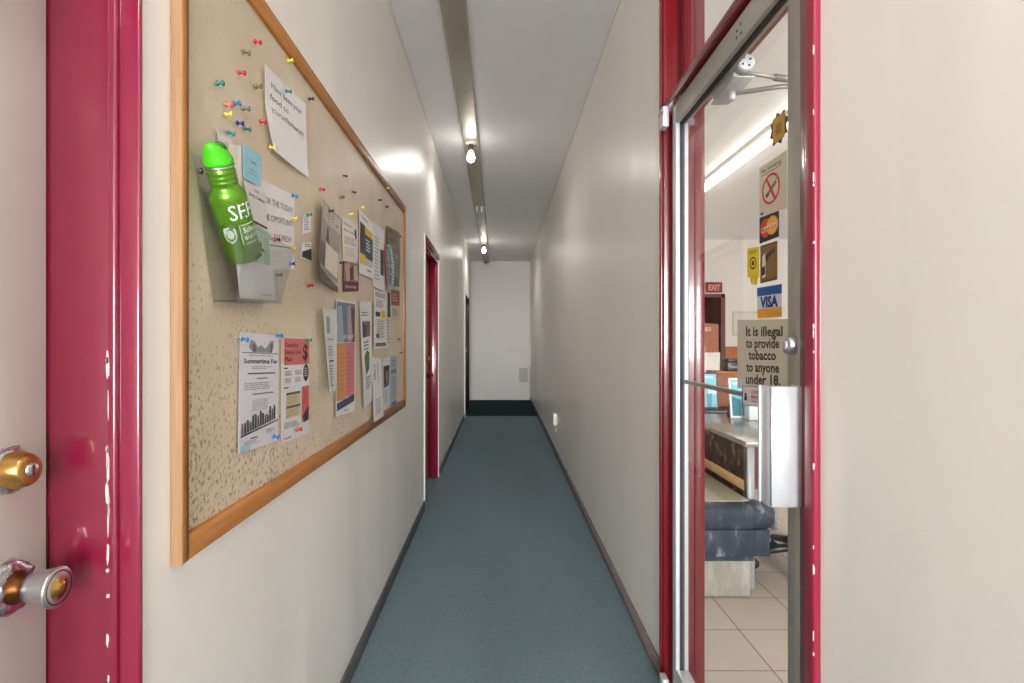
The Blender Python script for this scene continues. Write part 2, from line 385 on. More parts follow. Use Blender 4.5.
# hinge-side and latch-side jambs: wide inner face, stop bead, outer casing
for sgn, e in ((1, D1b), (-1, D1a)):
    f_ = lambda u: e + sgn * u
    fr.box((f_(-.003), 0, -jd - .05), (f_(.03), D1h, -.040), 0, .003)
    fr.box((f_(-.012), 0, -.045), (f_(.03), D1h, -.030), 0, .005, 3)
    fr.box((f_(-.006), 0, -.031), (f_(.004), D1h + .02, .004), 0, .004, 2)
fr.box((D1a, D1h - .03, -jd - .05), (D1b, D1h, -.046)); fr.box((D1a, D1h - .022, -.046), (D1b, D1h + .02, .004), 0, .004)
rnd = random.Random(3)
for zz in (1.27, 1.262, 1.20, 1.13, 1.118, 1.10, 1.062, 1.05, 1.035, 1.02, .965, .94, .90, .83, .77, .70, .62):   # flaked paint on the edge of the stop bead
    hh = rnd.choice((.004, .007, .012, .020, .026)); wd = rnd.uniform(.0008, .0034); cd = rnd.uniform(-.0012, .0012)
    vs_ = []
    for k in range(9):
        a = 2 * math.pi * k / 9; j_ = rnd.uniform(.6, 1.1)
        vs_.append((D1b - .0124, zz + hh * math.sin(a) * j_, -.0425 + cd + wd * math.cos(a) * j_))
    fr.raw(vs_ + [(p[0] + .003, p[1], p[2]) for p in vs_], [list(range(9)), list(range(9, 18))] + [[k, (k + 1) % 9, 9 + (k + 1) % 9, 9 + k] for k in range(9)], 1)
fr.build('frame', [M['red'], M['chip']], d1)
B(Lw).box((D1b - .0055, 1.06, -jd - .034), (D1b - .001, 1.16, -jd + .001)).build('strike_plate', M['brass_dark'], d1)
B(Lw).box((D1b - .0055, .93, -jd - .034), (D1b - .001, 1.02, -jd + .001)).build('strike_plate', M['brass_dark'], d1)
sK = .823
def crumpled_disc(h, r):
    t_ = B(Lw); rr = random.Random(int(h * 100)); n = 26; rings = [(1, 0), (1.0, .004), (.9, .010), (.7, .012), (.45, .013)]
    vs_, fs_ = [], []
    for q, dd in rings:
        for k in range(n):
            a = 2 * math.pi * k / n; j = 1 + (rr.uniform(-.06, .06) if q > .6 else 0)
            vs_.append((sK + math.cos(a) * r * q * j, h + math.sin(a) * r * q * j, -jd + max(0, dd + (rr.uniform(-.003, .003) if 0 < dd else 0))))
    for i in range(len(rings) - 1):
        for k in range(n): fs_.append([i * n + k, i * n + (k + 1) % n, (i + 1) * n + (k + 1) % n, (i + 1) * n + k])
    fs_.append(list(range((len(rings) - 1) * n, len(rings) * n)))
    return t_.raw(vs_, fs_, 0, True)
hD, hK = 1.113, .942
db = crumpled_disc(hD, .034).build('deadbolt', M['crumple'], d1); tag(db, 'silver collar with brass deadbolt cylinder')
B(Lw).lathe([(.030, .004), (.029, .010), (.0235, .030), (.0215, .033), (.019, .034), (.011, .034)], (sK, hD, -jd), (0, 0, 1), 28).build('cylinder', M['brass'], db)
B(Lw).lathe([(.011, .030), (.0105, .0365), (.004, .037)], (sK, hD, -jd), (0, 0, 1), 20).build('plug', M['steel'], db)
B(Lw).box((sK - .0016, hD - .007, -jd + .036), (sK + .0016, hD + .007, -jd + .0378)).build('keyway', M['brass_dark'], db)
kn = crumpled_disc(hK, .040).build('door_knob', M['crumple'], d1); tag(kn, 'silver knob with dented collar and brass face')
B(Lw).lathe([(.022, .008), (.024, .014), (.017, .022), (.015, .030), (.016, .034)], (sK, hK, -jd), (0, 0, 1), 24).build('neck', M['brass_dark'], kn)
B(Lw).lathe([(.016, .030), (.021, .034), (.0235, .045), (.0275, .066), (.029, .070), (.029, .073), (.0265, .0745)], (sK, hK, -jd), (0, 0, 1), 32).build('grip', M['steel'], kn)
B(Lw).lathe([(.0255, .0735), (.024, .0755), (.020, .073), (.0195, .0725)], (sK, hK, -jd), (0, 0, 1), 28).build('face_ring', M['brass_dark'], kn)
B(Lw).lathe([(.0195, .072), (.017, .0745), (.009, .0755), (.008, .079), (.003, .0795)], (sK, hK, -jd), (0, 0, 1), 24).build('face', M['brass'], kn)

# ------------------------------------------------------------------ tan door (door_2) and dark door (door_3)
def recessed_door(name, a, b_, h, dep, leaf_m, frame_m, label, off=0., lever=True, casing=.06):
    o = thing(name, label, 'door', tuple(Lw((a + b_) / 2, 0, -dep + off)), kind='structure')
    B(Lw).box((a + .03, .01, off - dep), (b_ - .03, h - .03, off - dep - .04), 0, .002, 1).build('leaf', leaf_m, o)
    f = B(Lw)
    for e, q in ((a, 1), (b_, -1)): f.box((e, 0, off - T + .004), (e + q * .03, h, off + .002), 0, .002, 1)
    f.box((a, h - .03, off - T + .004), (b_, h, off + .002), 0, .002, 1)
    f.build('frame', frame_m, o)
    return o
d2 = recessed_door('door_2', D2a, D2b, D2h, .088, M['wood_tan'], M['red'], 'tan wooden door recessed in a dark red frame past the bulletin board')
c = B(Lw)
for e0, e1 in ((D2a - .05, D2a), (D2b, D2b + .05)): c.box((e0, 0, 0), (e1, D2h + .06, .008), 0, .002, 1)
c.build('casing', M['wall'], d2)
B(Lw).box((D2a - .01, D2h - .004, .0), (D2b + .04, D2h + .055, .012), 0, .003).build('head_casing', M['shop_red'], d2)
sL = D2b - .11; hl = HC - 34 / F * sL; hd = HC - 17.5 / F * sL
h2 = B(Lw).lathe([(.03, 0), (.03, .006), (.012, .010), (.011, .05)], (sL, hl, -.088), (0, 0, 1), 18).build('door_handle', M['brass_dark'], d2)
B(Lw).box((sL - .11, hl - .010, -.045), (sL + .012, hl + .010, -.032), 0, .004).build('lever', M['brass_dark'], h2)
B(Lw).lathe([(.03, 0), (.028, .012), (.022, .022), (.010, .024)], (sL, hd, -.088), (0, 0, 1), 18).build('deadbolt', M['brass'], d2)
d3 = recessed_door('door_3', D3a, D3b, D3h, .06, M['dark_door'], M['dark_door'], 'dark door at the far end of the left hallway wall', off=.016)
B(Lw).lathe([(.03, 0), (.012, .01), (.012, .03), (.028, .05), (.026, .065), (.01, .07)], (D3a + .14, HC - 9 / F * 9.9, .016 - .06), (0, 0, 1), 16).build('door_knob', M['steel'], d3)

# ------------------------------------------------------------------ shop entrance: red frame, transom, glass door
ef = thing('window_1', 'red framed transom window above the glass door', 'window', tuple(Rw(1.62, EH, -.05)), kind='structure')
f = B(Rw)
def jamb(f, e, q, w_):
    f.box((e, 0, .010), (e + q * w_, ET, -T - .012), 0, .003)                 # post, slightly proud of both wall faces
    f.box((e + q * .006, 0, .020), (e + q * .026, ET, .008), 0, .004, 3)       # half-round bead on the face
jf = B(Rw)
jf.box((E1 - .045, 0, .006), (E1, ET, -T - .002), 0, .003).box((E1 - .030, 0, .014), (E1 - .006, ET, .004), 0, .004, 3)
jf.box((E1 - .10, 0, -.055), (E1 - .044, ET, -T - .002), 0, .003).box((E1 - .104, 0, -.09), (E1 - .098, ET, -T - .002), 0, .002)
jn = B(Rw)
jn.box((E0, 0, .002), (E0 + .073, ET, -T - .01), 0, .002)
jn.box((E0 - .002, 0, .014), (E0 + .034, ET, .0), 1, .005, 3)
rnd = random.Random(5)
for zz in (.62, .70, .735, .86, .905, 1.06, 1.28, 1.315, 1.33, 1.49, 1.60, 1.615, 1.74, 1.86):
    hh = rnd.uniform(.003, .012); wd = rnd.uniform(.0010, .0026); vs_ = []
    for k in range(9):
        a = 2 * math.pi * k / 9; j_ = rnd.uniform(.6, 1.1)
        vs_.append((E0 + .0005 + wd * math.cos(a) * j_, zz + hh * math.sin(a) * j_, .0142))
    jn.raw(vs_ + [(p[0], p[1], p[2] - .003) for p in vs_], [list(range(9)), list(range(9, 18))] + [[k, (k + 1) % 9, 9 + (k + 1) % 9, 9 + k] for k in range(9)], 2)
hd_ = B(Rw).box((E0 + .07, EH, .008), (E1 - .04, EH + .03, -T - .01), 0, .003)
tp_ = B(Rw).box((E0 + .07, ET - .05, .008), (E1 - .04, ET, -T - .01), 0, .003)
frame_o = thing('trim_6', 'glossy red painted wooden frame around the glass shop door', 'door frame', tuple(Rw(1.62, 0, -.05)), kind='structure')
jf.build('far_post', [M['red_dark']], frame_o); jn.build('near_post', [M['red_dark'], M['red2'], M['chip']], frame_o)
hd_.build('header', M['red_dark'], ef); tp_.build('top_rail', M['red_dark'], ef)
B(Rw).box((E0 + .07, EH + .028, -.045), (E1 - .045, ET - .048, -.051)).build('pane', M['glass'], ef)

G0, G1 = 1.162, 2.045        # leaf along the wall
gd = thing('door_4', 'aluminium framed glass shop door with stickers and a wide pull plate', 'door', tuple(Rw(1.6, 0, -.03)), kind='structure')
sf, sb = -.004, -.049        # faces of the leaf
zt, zb = 2.145, .02
B(Rw).box((G0, zb, sf), (G0 + .058, zt, sb), 0, .003).build('lock_stile', M['alu'], gd)
B(Rw).box((G1 - .040, zb, sf), (G1, zt, sb), 0, .003).build('hinge_stile', M['alu_light'], gd)
B(Rw).box((G0 + .058, 2.075, sf), (G1 - .040, zt, sb), 0, .003).build('top_rail', M['alu'], gd)
B(Rw).box((G0 + .058, zb, sf), (G1 - .040, .135, sb), 0, .003).build('bottom_rail', M['alu_light'], gd)
gk = B(Rw)
gk.box((G0 + .057, .134, -.018), (G0 + .062, 2.077, -.034)).box((G1 - .045, .134, -.018), (G1 - .0395, 2.077, -.034)).box((G0 + .06, 2.071, -.018), (G1 - .04, 2.077, -.034))
gk.build('gasket', [M['gasket']], gd)
gp = B(Rw).box((G0 + .055, .13, -.023), (G1 - .038, 2.078, -.029)); gp.build('glass_pane', M['glass'], gd)
for k, (px, py) in enumerate(((737, 31), (740.5, 24), (741, 33), (736.5, 38))):
    s_, h_ = rp(px, py, sf); B(Rw).lathe([(.004, 0), (.004, .001), (.001, .0012)], (s_, h_, sf - .0005), (0, 0, 1), 10).build('screw_hole', M['gasket'], gd)
for zz in (2.115, .045):
    hg = B(Rw).box((G1 - .010, zz - .04, .010), (G1 + .04, zz + .036, .034), 0, .006, 3).build('hinge', M['alu_light'], gd)
    B(Rw).box((G1 - .011, zz + .012, .0335), (G1 + .041, zz + .015, .0348)).build('joint_line', M['gasket'], hg)
# pull plate: a bent channel standing out into the hall
pz0, pz1 = .962, 1.208
pl = B(Rw)
y_ = 1.150
pl.box((y_, pz0, .066), (y_ + .004, pz1, sf - .002), 0, .001, 1)
pl.box((y_, pz0, .066), (y_ + .042, pz1, .062), 0, .001, 1)
pl.box((y_ + .040, pz0, .070), (y_ + .048, pz1, .058), 0, .002, 2)
pl.box((y_ + .046, pz0, .060), (y_ + .062, pz1, .056), 0, .001, 1)
pl.box((y_, pz0, sf + .003), (y_ + .05, pz1, sf - .002), 0, .001, 1)
pl.build('pull_plate', M['alu_light'], gd)
# push bar on the shop side
pb = B(Rw).box((G0 + .05, 1.150, -.036), (G1 - .036, 1.1645, -.047), 0, .003, 2).build('push_bar', M['alu'], gd)
lc = B(Rw).lathe([(.022, 0), (.022, .003), (.019, .013), (.017, .016), (.012, .0165)], (rp(793, 345, -.004)[0], rp(793, 345, -.004)[1], sf), (0, 0, 1), 28).build('lock_cylinder', M['steel'], gd)
B(Rw).lathe([(.010, .014), (.0095, .018), (.003, .0185)], (rp(793, 345, -.004)[0], rp(793, 345, -.004)[1], sf), (0, 0, 1), 18).build('plug', M['alu_light'], lc)
# closer on the shop side of the top rail
cl = B(); cx0 = .665
cl.box((cx0, 1.62, 2.060), (cx0 + .045, 1.78, 2.115), 0, .006, 2)
cl.lathe([(.026, 0), (.026, .03), (.022, .034), (.018, .035)], (cx0 + .026, 1.625, 2.088), (0, -1, 0), 24)
cl.box((cx0 - .002, 1.60, 2.048), (cx0 + .055, 1.79, 2.054), 0, .002, 1)
clo = cl.build('closer', M['alu_light'], gd)
for k in range(4):
    a = k * math.pi / 2 + .6; B().lathe([(.003, 0), (.003, .002), (.001, .0022)], (cx0 + .026 + .013 * math.cos(a), 1.5895, 2.088 + .013 * math.sin(a)), (0, -1, 0), 8).build('screw', M['gasket'], clo)
B().tube([(cx0 + .03, 1.70, 2.045), (.80, 1.655, 2.044), (.90, 1.63, 2.044)], .007, 10).build('arm', M['alu'], clo)
B().tube([(cx0 + .02, 1.60, 2.062), (.76, 1.61, 2.056), (.80, 1.618, 2.052)], .006, 10).build('arm', M['alu'], clo)
B().tube([(.78, 1.613, 2.054), (.90, 1.63, 2.048)], .010, 10).build('arm', M['alu'], clo)
B().lathe([(.012, 0), (.012, .025), (.006, .028)], (cx0 + .03, 1.70, 2.052), (0, 0, -1), 14).build('arm_pivot', M['alu_light'], clo)

# ------------------------------------------------------------------ printed sheets
_tx = {}
def text_mesh(s, bold=0.):
    k = (s, bold)
    if k in _tx: return _tx[k]
    cu = bpy.data.curves.new('lettering', 'FONT'); cu.body = s; cu.size = 1; cu.resolution_u = 2; cu.offset = bold
    o = bpy.data.objects.new('lettering', cu); C.objects.link(o)
    me = o.to_mesh(); vs_ = [(v.co.x, v.co.y) for v in me.vertices]; fs_ = [tuple(p.vertices) for p in me.polygons]
    o.to_mesh_clear(); bpy.data.objects.remove(o); bpy.data.curves.remove(cu)
    x0 = min(v[0] for v in vs_); x1 = max(v[0] for v in vs_)
    _tx[k] = ([(a - x0, b_) for a, b_ in vs_], fs_, x1 - x0); return _tx[k]
INK = (44, 42, 44)
def art(b, pos, items, mats, W, H, lift=.0006):
    """pos(u, v, lift) -> local point; W, H the sheet's size for letter proportions"""
    def mi(c):
        m = flat(c)
        if m not in mats: mats.append(m)
        return mats.index(m)
    lv = 0
    for it in items:
        lv += 1; L_ = lift + lv * .00006
        k = it[0]
        if k == 'r':
            _, u0, v0, u1, v1, c = it; n = 5; m_ = mi(c)
            vs_ = [pos(u0 + (u1 - u0) * i / n, v0 + (v1 - v0) * j / n, L_) for j in range(n + 1) for i in range(n + 1)]
            b.raw(vs_, [[j * (n + 1) + i, j * (n + 1) + i + 1, (j + 1) * (n + 1) + i + 1, (j + 1) * (n + 1) + i] for j in range(n) for i in range(n)], m_)
        elif k == 'p':
            b.raw([pos(u, v_, L_) for u, v_ in it[1]], [list(range(len(it[1])))], mi(it[2]))
        elif k == 'e':
            _, cu, cv, ru, rv, c = it; n = 28
            b.raw([pos(cu + ru * math.cos(2 * math.pi * i / n), cv + rv * math.sin(2 * math.pi * i / n), L_) for i in range(n)], [list(range(n))], mi(c))
        elif k == 'o':
            _, cu, cv, ru, rv, th, c = it; n = 40
            vs_ = [pos(cu + ru * q * math.cos(2 * math.pi * i / n), cv + rv * q * math.sin(2 * math.pi * i / n), L_) for q in (1, 1 - th) for i in range(n)]
            b.raw(vs_, [[i, (i + 1) % n, n + (i + 1) % n, n + i] for i in range(n)], mi(c))
        elif k == 't':   # u, v of the baseline start, letter height (in v), text, colour, optional width in u, bold, slope
            _, u0, v0, hh, s, c = it[:6]; o = it[6] if len(it) > 6 else {}
            vs_, fs_, tw = text_mesh(s, o.get('bold', .012))
            sy = hh / .72; wu = o.get('w', sy * tw * H / W); sx = wu / tw; sl = o.get('slope', 0)
            if o.get('vert'): vs2 = [pos(u0 + y * sy * H / W, v0 + x * sy * o.get('k', 1), L_) for x, y in vs_]
            else: vs2 = [pos(u0 + x * sx, v0 - y * sy + sl * x * sx, L_) for x, y in vs_]
            b.raw(vs2, fs_, mi(c))
        elif k == 'g':   # rows of fine print
            _, u0, v0, u1, v1, n, c = it; rr = random.Random(int((u0 * 7 + v0 * 31 + n) * 1000)); m_ = mi(c); st = (v1 - v0) / n
            for j in range(n):
                ua = u0
                end = u0 + (u1 - u0) * rr.uniform(.72, 1)
                while ua < end - .01:
                    ub = min(end, ua + (u1 - u0) * rr.uniform(.06, .2)); va = v0 + j * st
                    b.raw([pos(ua, va, L_), pos(ub, va, L_), pos(ub, va + st * .45, L_), pos(ua, va + st * .45, L_)], [[0, 1, 2, 3]], m_); ua = ub + (u1 - u0) * .025
def sheet(name, label, cat, quad, base, items, d=.004, curl=None, wall='L', group=None, th=.0005, back=None):
    """quad: four corners as seen (top left, top right, bottom right, bottom left)"""
    P, Tm = (lp, Lw) if wall == 'L' else (rp, Rw)
    q = [P(x, y, d + (curl(*uv) if curl else 0)) for (x, y), uv in zip(quad, ((0, 0), (1, 0), (1, 1), (0, 1)))]
    W = (abs(q[1][0] - q[0][0]) + abs(q[2][0] - q[3][0])) / 2; H = (abs(q[3][1] - q[0][1]) + abs(q[2][1] - q[1][1])) / 2
    def pos(u, v_, l):
        s_ = (q[0][0] * (1 - u) + q[1][0] * u) * (1 - v_) + (q[3][0] * (1 - u) + q[2][0] * u) * v_
        h_ = (q[0][1] * (1 - u) + q[1][1] * u) * (1 - v_) + (q[3][1] * (1 - u) + q[2][1] * u) * v_
        return (s_, h_, d + l + (curl(u, v_) if curl else 0))
    b = B(Tm); n, m_ = 8, 12; mats = [base if not isinstance(base, tuple) else flat(base)]
    for l in (th, 0):
        b.raw([pos(i / n, j / m_, l) for j in range(m_ + 1) for i in range(n + 1)], [[j * (n + 1) + i, j * (n + 1) + i + 1, (j + 1) * (n + 1) + i + 1, (j + 1) * (n + 1) + i] for j in range(m_) for i in range(n)], 0, True)
    rim = [(i / n, 0) for i in range(n)] + [(1, j / m_) for j in range(m_)] + [(1 - i / n, 1) for i in range(n)] + [(0, 1 - j / m_) for j in range(m_)]
    k = len(rim); b.raw([pos(u, v_, th) for u, v_ in rim] + [pos(u, v_, 0) for u, v_ in rim], [[i, (i + 1) % k, k + (i + 1) % k, k + i] for i in range(k)])
    art(b, pos, items, mats, W, H, th + .0002)
    return tag(b.build(name, mats, normals=False), label, cat, group)

# ------------------------------------------------------------------ bulletin board
BF = .022
s0, _ = lp(170.3, 300, 0); s1, _ = lp(405.6, 300, BF)
zlo = lp(170.3, 570, 0)[1]; zhi = 1.3 + (341.5 - 207) / F * s1
zlo, zhi = .912, 2.105
bb = thing('bulletin_board', 'large oak framed bulletin board covered in notices and pins on the left wall', 'bulletin board', tuple(Lw((s0 + s1) / 2, zlo, 0)))
B(Lw).box((s0 + .008, zlo + .008, .001), (s1 - .008, zhi - .008, .012)).build('tack_panel', M['board'], bb)
rw = .046
B(Lw).box((s0 + .001, zlo, .001), (s1, zlo + rw, BF), 0, .002, 1).build('bottom_rail', M['oak'], bb)
B(Lw).box((s0 + .001, zhi - rw, .001), (s1, zhi, BF), 0, .002, 1).build('top_rail', M['oak'], bb)
st_ = B(Lw).box((s0, zlo - .003, .001), (s0 + .0015, zhi, BF - .001), 1).box((s0 + .0012, zlo - .001, .001), (s0 + .020, zhi, BF + .0006), 0, .002, 1)
st_.build('stile', [M['oak_v'], M['oak_pale'], M['oak']], bb)
B(Lw).box((s1 - .03, zlo, .001), (s1 + .001, zhi, BF + .0006), 0, .002, 1).build('stile', M['oak_v'], bb)
SD = .0135                                    # face of the tack panel
WHT, CRM = (236, 234, 236), (230, 224, 214)
GN = 'notices pinned on the bulletin board'
sheet('handwritten_note', 'curled white handwritten note pinned high on the bulletin board', 'note', [(265, 64), (305.5, 104), (309, 178), (275, 151)], WHT,
      [('t', .13, .20, .075, 'Have been your', INK, {'w': .74, 'bold': .0, 'slope': .0}), ('t', .10, .34, .07, 'food to', INK, {'w': .42, 'bold': 0}), ('t', .12, .475, .075, 'yourselfestaurant', INK, {'w': .80, 'bold': 0}), ('t', .84, .56, .05, '~', INK, {'bold': 0})],
      SD, lambda u, v: .004 + .018 * (1 - u) ** 2 * abs(v - .45) + .02 * max(0, v - .8), group=GN)
sheet('lettered_sheet', 'white sheet hand lettered in capitals behind the green bottle', 'notice', [(237, 168), (294.5, 195.5), (294, 269), (240, 272)], WHT,
      [('t', .22, .235, .075, 'LIVE FOR THE TODAY', INK, {'w': .74, 'bold': 0, 'slope': .02}), ('t', .22, .43, .075, 'FOR THE OPPORTUNITY', INK, {'w': .77, 'bold': 0}), ('t', .30, .645, .075, 'LOCAL, EAT FRESH', INK, {'w': .62, 'bold': 0}), ('p', [(.5, .70), (.93, .715), (.93, .73), (.5, .715)], INK)], SD, group=GN)
sheet('paper_clipping', 'small torn white clipping with scribbles right of the lettered sheet', 'clipping', [(303, 215), (310.5, 212), (311, 232), (302, 234)], WHT,
      [('g', .15, .15, .85, .9, 6, (150, 148, 150))], SD, lambda u, v: .002, group=GN)
sheet('paper_clipping', 'small white clipping with a black picture below the torn scribbled one', 'clipping', [(301.5, 243), (311, 242), (311.5, 261), (301, 258)], WHT,
      [('p', [(.1, .55), (1, .35), (1, 1), (.05, .9)], (48, 52, 58)), ('g', .3, .1, .95, .3, 2, INK)], SD, lambda u, v: .002, group=GN)
sheet('poster', 'glossy grey poster with a pale text panel and curled edges', 'poster', [(323, 198), (341.5, 219), (337.6, 293), (320.5, 279.5)], (150, 144, 134),
      [('r', .05, .02, .98, .22, (196, 188, 176)), ('g', .25, .06, .9, .18, 3, (120, 112, 100)), ('r', .05, .22, .95, .50, (166, 160, 152)), ('p', [(.28, .36), (.42, .25), (.55, .34), (.55, .46), (.3, .44)], (86, 80, 74)), ('r', .0, .45, .35, .78, (110, 104, 100)), ('p', [(.36, .47), (.97, .49), (.97, .82), (.36, .78)], (226, 218, 206)), ('g', .44, .52, .9, .74, 9, (150, 142, 132)), ('p', [(0, .84), (.3, .86), (.7, .93), (1, .93), (1, 1), (0, 1)], (92, 84, 66)), ('p', [(0, .80), (.4, .83), (1, .89), (1, .915), (.4, .87), (0, .82)], (210, 202, 190)), ('o', .2, .92, .1, .03, .3, (150, 140, 120))],
      SD, lambda u, v: .004 + .018 * (1 - u) ** 3 + .022 * max(0, v - .7), group=GN)
sheet('leaflet', 'cream leaflet with red heading between the grey poster and the teal poster', 'leaflet', [(342, 215.5), (358, 225), (358, 262), (343, 261)], CRM,
      [('t', .08, .17, .06, 'Have your', (150, 50, 48), {'w': .5}), ('t', .08, .31, .06, 'Say today', (150, 50, 48), {'w': .7}), ('p', [(.74, .2), (.86, .14), (.9, .4), (.78, .4)], (70, 60, 58)), ('g', .1, .42, .9, .62, 4, (150, 146, 140)), ('g', .1, .68, .8, .9, 4, (190, 184, 176))], SD, lambda u, v: .003, group=GN)
sheet('photo_card', 'red bordered photo card under the cream leaflet', 'card', [(343, 260.5), (358.5, 265), (358.5, 291), (343, 292)], (92, 24, 30),
      [('r', .04, .02, .97, .66, (150, 116, 100)), ('p', [(.1, .1), (.4, .0), (.45, .6), (.2, .65)], (196, 160, 140)), ('p', [(.4, .2), (.62, .1), (.6, .6), (.42, .6)], (66, 44, 44)), ('p', [(.68, .05), (.92, .05), (.95, .6), (.7, .6)], (196, 180, 168)), ('t', .12, .88, .10, 'Dining', (220, 204, 200), {'w': .7})], SD, lambda u, v: .002, group=GN)
sheet('poster', 'white poster with teal and yellow blocks near the middle of the board', 'poster', [(359.5, 209), (373, 224), (373, 279), (359, 273)], WHT,
      [('t', .12, .10, .05, 'CanNW', (70, 90, 120), {'w': .45}), ('r', .03, .18, .38, .69, (96, 62, 44)), ('p', [(.05, .3), (.2, .24), (.33, .4), (.3, .6), (.1, .6)], (62, 36, 30)), ('r', .38, .19, .96, .33, (220, 190, 40)), ('r', .36, .31, .97, .70, (28, 74, 84)), ('g', .46, .38, .8, .6, 4, (220, 224, 226)), ('r', .02, .67, .4, .83, (222, 192, 40)), ('r', .4, .70, .95, .82, (200, 202, 204)), ('g', .55, .88, .9, .94, 1, (70, 68, 66))], SD + .004, lambda u, v: .004 * (1 - u), group=GN)
sheet('notice', 'plain white notice with a dark picture edge right of the teal poster', 'notice', [(373, 221), (384, 231), (384.5, 292), (373, 286)], (224, 222, 224),
      [('r', .62, .34, .92, .75, (70, 64, 70)), ('g', .12, .2, .55, .9, 12, (160, 158, 160))], SD, lambda u, v: .002 + .006 * u, group=GN)
sheet('leaflet', 'narrow red and white curled leaflet beside the glossy photo sheet', 'leaflet', [(383.5, 243), (387, 246), (388, 289), (385, 285)], (206, 150, 140),
      [('r', .05, .05, .5, .95, (176, 62, 56)), ('g', .5, .1, .95, .9, 10, (230, 224, 220))], SD + .004, lambda u, v: .006 + .01 * math.sin(v * 3), group=GN)
sheet('leaflet', 'narrow teal curled leaflet in front of the glossy photo sheet', 'leaflet', [(387, 244), (391, 246), (393, 290), (388, 289)], (150, 186, 190),
      [('r', .05, .05, .4, .9, (58, 120, 132)), ('g', .5, .1, .95, .9, 10, (232, 234, 234))], SD + .010, lambda u, v: .006 + .012 * math.sin(v * 3), group=GN)
sheet('photo_sheet', 'glossy dark photo sheet high by the far stile of the board', 'poster', [(387, 225.5), (399.5, 232.5), (399, 287), (389, 285)], (122, 118, 112),
      [('r', .02, .02, .72, .28, (112, 96, 70)), ('p', [(.1, .06), (.4, .04), (.35, .24), (.12, .22)], (64, 52, 40)), ('p', [(.3, .34), (.9, .40), (.9, .95), (.45, .9)], (84, 82, 80)), ('p', [(.55, .45), (.75, .42), (.8, .8), (.6, .85)], (150, 146, 142))], SD + .002, lambda u, v: .004 + .006 * math.sin(v * 3), group=GN)
sheet('photo_card', 'red brown card under the glossy photo sheet by the far stile', 'card', [(391, 289), (399.5, 291), (399.5, 320), (391, 320)], (206, 196, 178),
      [('r', .0, .0, 1, .52, (150, 62, 50)), ('g', .15, .15, .85, .42, 3, (214, 160, 146)), ('g', .15, .62, .85, .9, 4, (140, 134, 124))], SD, group=GN)
sheet('poster', 'white poster with a yellow logo and rows of fine print', 'poster', [(374, 289), (386, 293), (387, 348), (374, 349)], (230, 228, 228),
      [('r', .08, .03, .9, .12, (190, 170, 186)), ('g', .15, .16, .8, .30, 5, (120, 118, 120)), ('e', .68, .40, .22, .07, (222, 186, 46)), ('r', .10, .37, .45, .45, (50, 48, 50)), ('g', .2, .50, .85, .84, 12, (130, 128, 130)), ('e', .25, .78, .12, .04, (80, 56, 56)), ('r', .1, .90, .9, .96, (120, 96, 84))], SD + .002, lambda u, v: .002 + .004 * v, group=GN)
sheet('notice', 'black edged notice mostly hidden behind the poster with the yellow logo', 'notice', [(383, 290), (390.5, 293), (390.5, 348), (384, 346)], (218, 214, 214),
      [('r', .55, .0, .95, .45, (46, 44, 48)), ('g', .1, .5, .9, .95, 8, (150, 148, 150))], SD, group=GN)
sheet('leaflet', 'narrow grey white leaflet curling off the board, nearest of the lower group', 'leaflet', [(323, 307), (337.5, 310), (335.5, 391), (330, 393)], (216, 220, 220),
      [('r', .2, .1, .5, .3, (150, 164, 168)), ('t', .2, .38, .022, 'FIELDS', (80, 86, 90), {'w': .6}), ('g', .25, .45, .8, .58, 4, (150, 154, 156)), ('r', .3, .62, .8, .64, (80, 84, 88)), ('g', .3, .68, .8, .95, 8, (140, 144, 146))], SD + .003, lambda u, v: .003 + .02 * (1 - u) ** 2 + .01 * v, group=GN)
sheet('poster', 'poster with orange and pink panels under a blue photo', 'poster', [(336.3, 299), (355.5, 302), (354.7, 411), (336, 417)], (226, 226, 230),
      [('r', .02, .02, .97, .37, (110, 122, 140)), ('p', [(.05, .05), (.3, .05), (.4, .37), (.03, .37)], (150, 172, 186)), ('p', [(.55, .05), (.75, .03), (.9, .35), (.6, .37)], (176, 150, 170)), ('p', [(.75, .06), (.95, .06), (.95, .37), (.8, .37)], (88, 60, 66)), ('t', .18, .34, .035, 'OUR WAY', (226, 226, 230), {'w': .72}), ('r', .02, .375, .5, .87, (214, 148, 92)), ('r', .5, .375, .95, .85, (208, 120, 128)), ('g', .1, .46, .45, .8, 9, (196, 130, 80)), ('g', .56, .46, .9, .8, 9, (190, 104, 112)), ('p', [(.03, .89), (.95, .84), (.95, .905), (.03, .955)], (70, 74, 104)), ('g', .4, .965, .7, .985, 1, (120, 120, 126))], SD + .001, lambda u, v: .001 + .006 * (1 - u) ** 3, group=GN)
sheet('leaflet', 'tall white leaflet with a green plant picture and a city photo', 'leaflet', [(359.5, 301), (371, 302), (372.5, 400), (364.5, 409)], (224, 224, 226),
      [('g', .1, .10, .8, .15, 2, (110, 110, 116)), ('r', .12, .19, .85, .34, (110, 96, 100)), ('p', [(.2, .34), (.24, .22), (.4, .22), (.42, .34)], (56, 60, 74)), ('p', [(.55, .34), (.58, .24), (.7, .24), (.75, .34)], (150, 84, 60)), ('g', .2, .38, .85, .48, 3, (110, 108, 112)), ('p', [(.25, .52), (.5, .47), (.75, .5), (.7, .66), (.4, .70), (.3, .64)], (74, 124, 56)), ('g', .3, .73, .9, .86, 5, (110, 108, 112))], SD + .002, lambda u, v: .002 + .012 * (1 - u) ** 2 * v, group=GN)
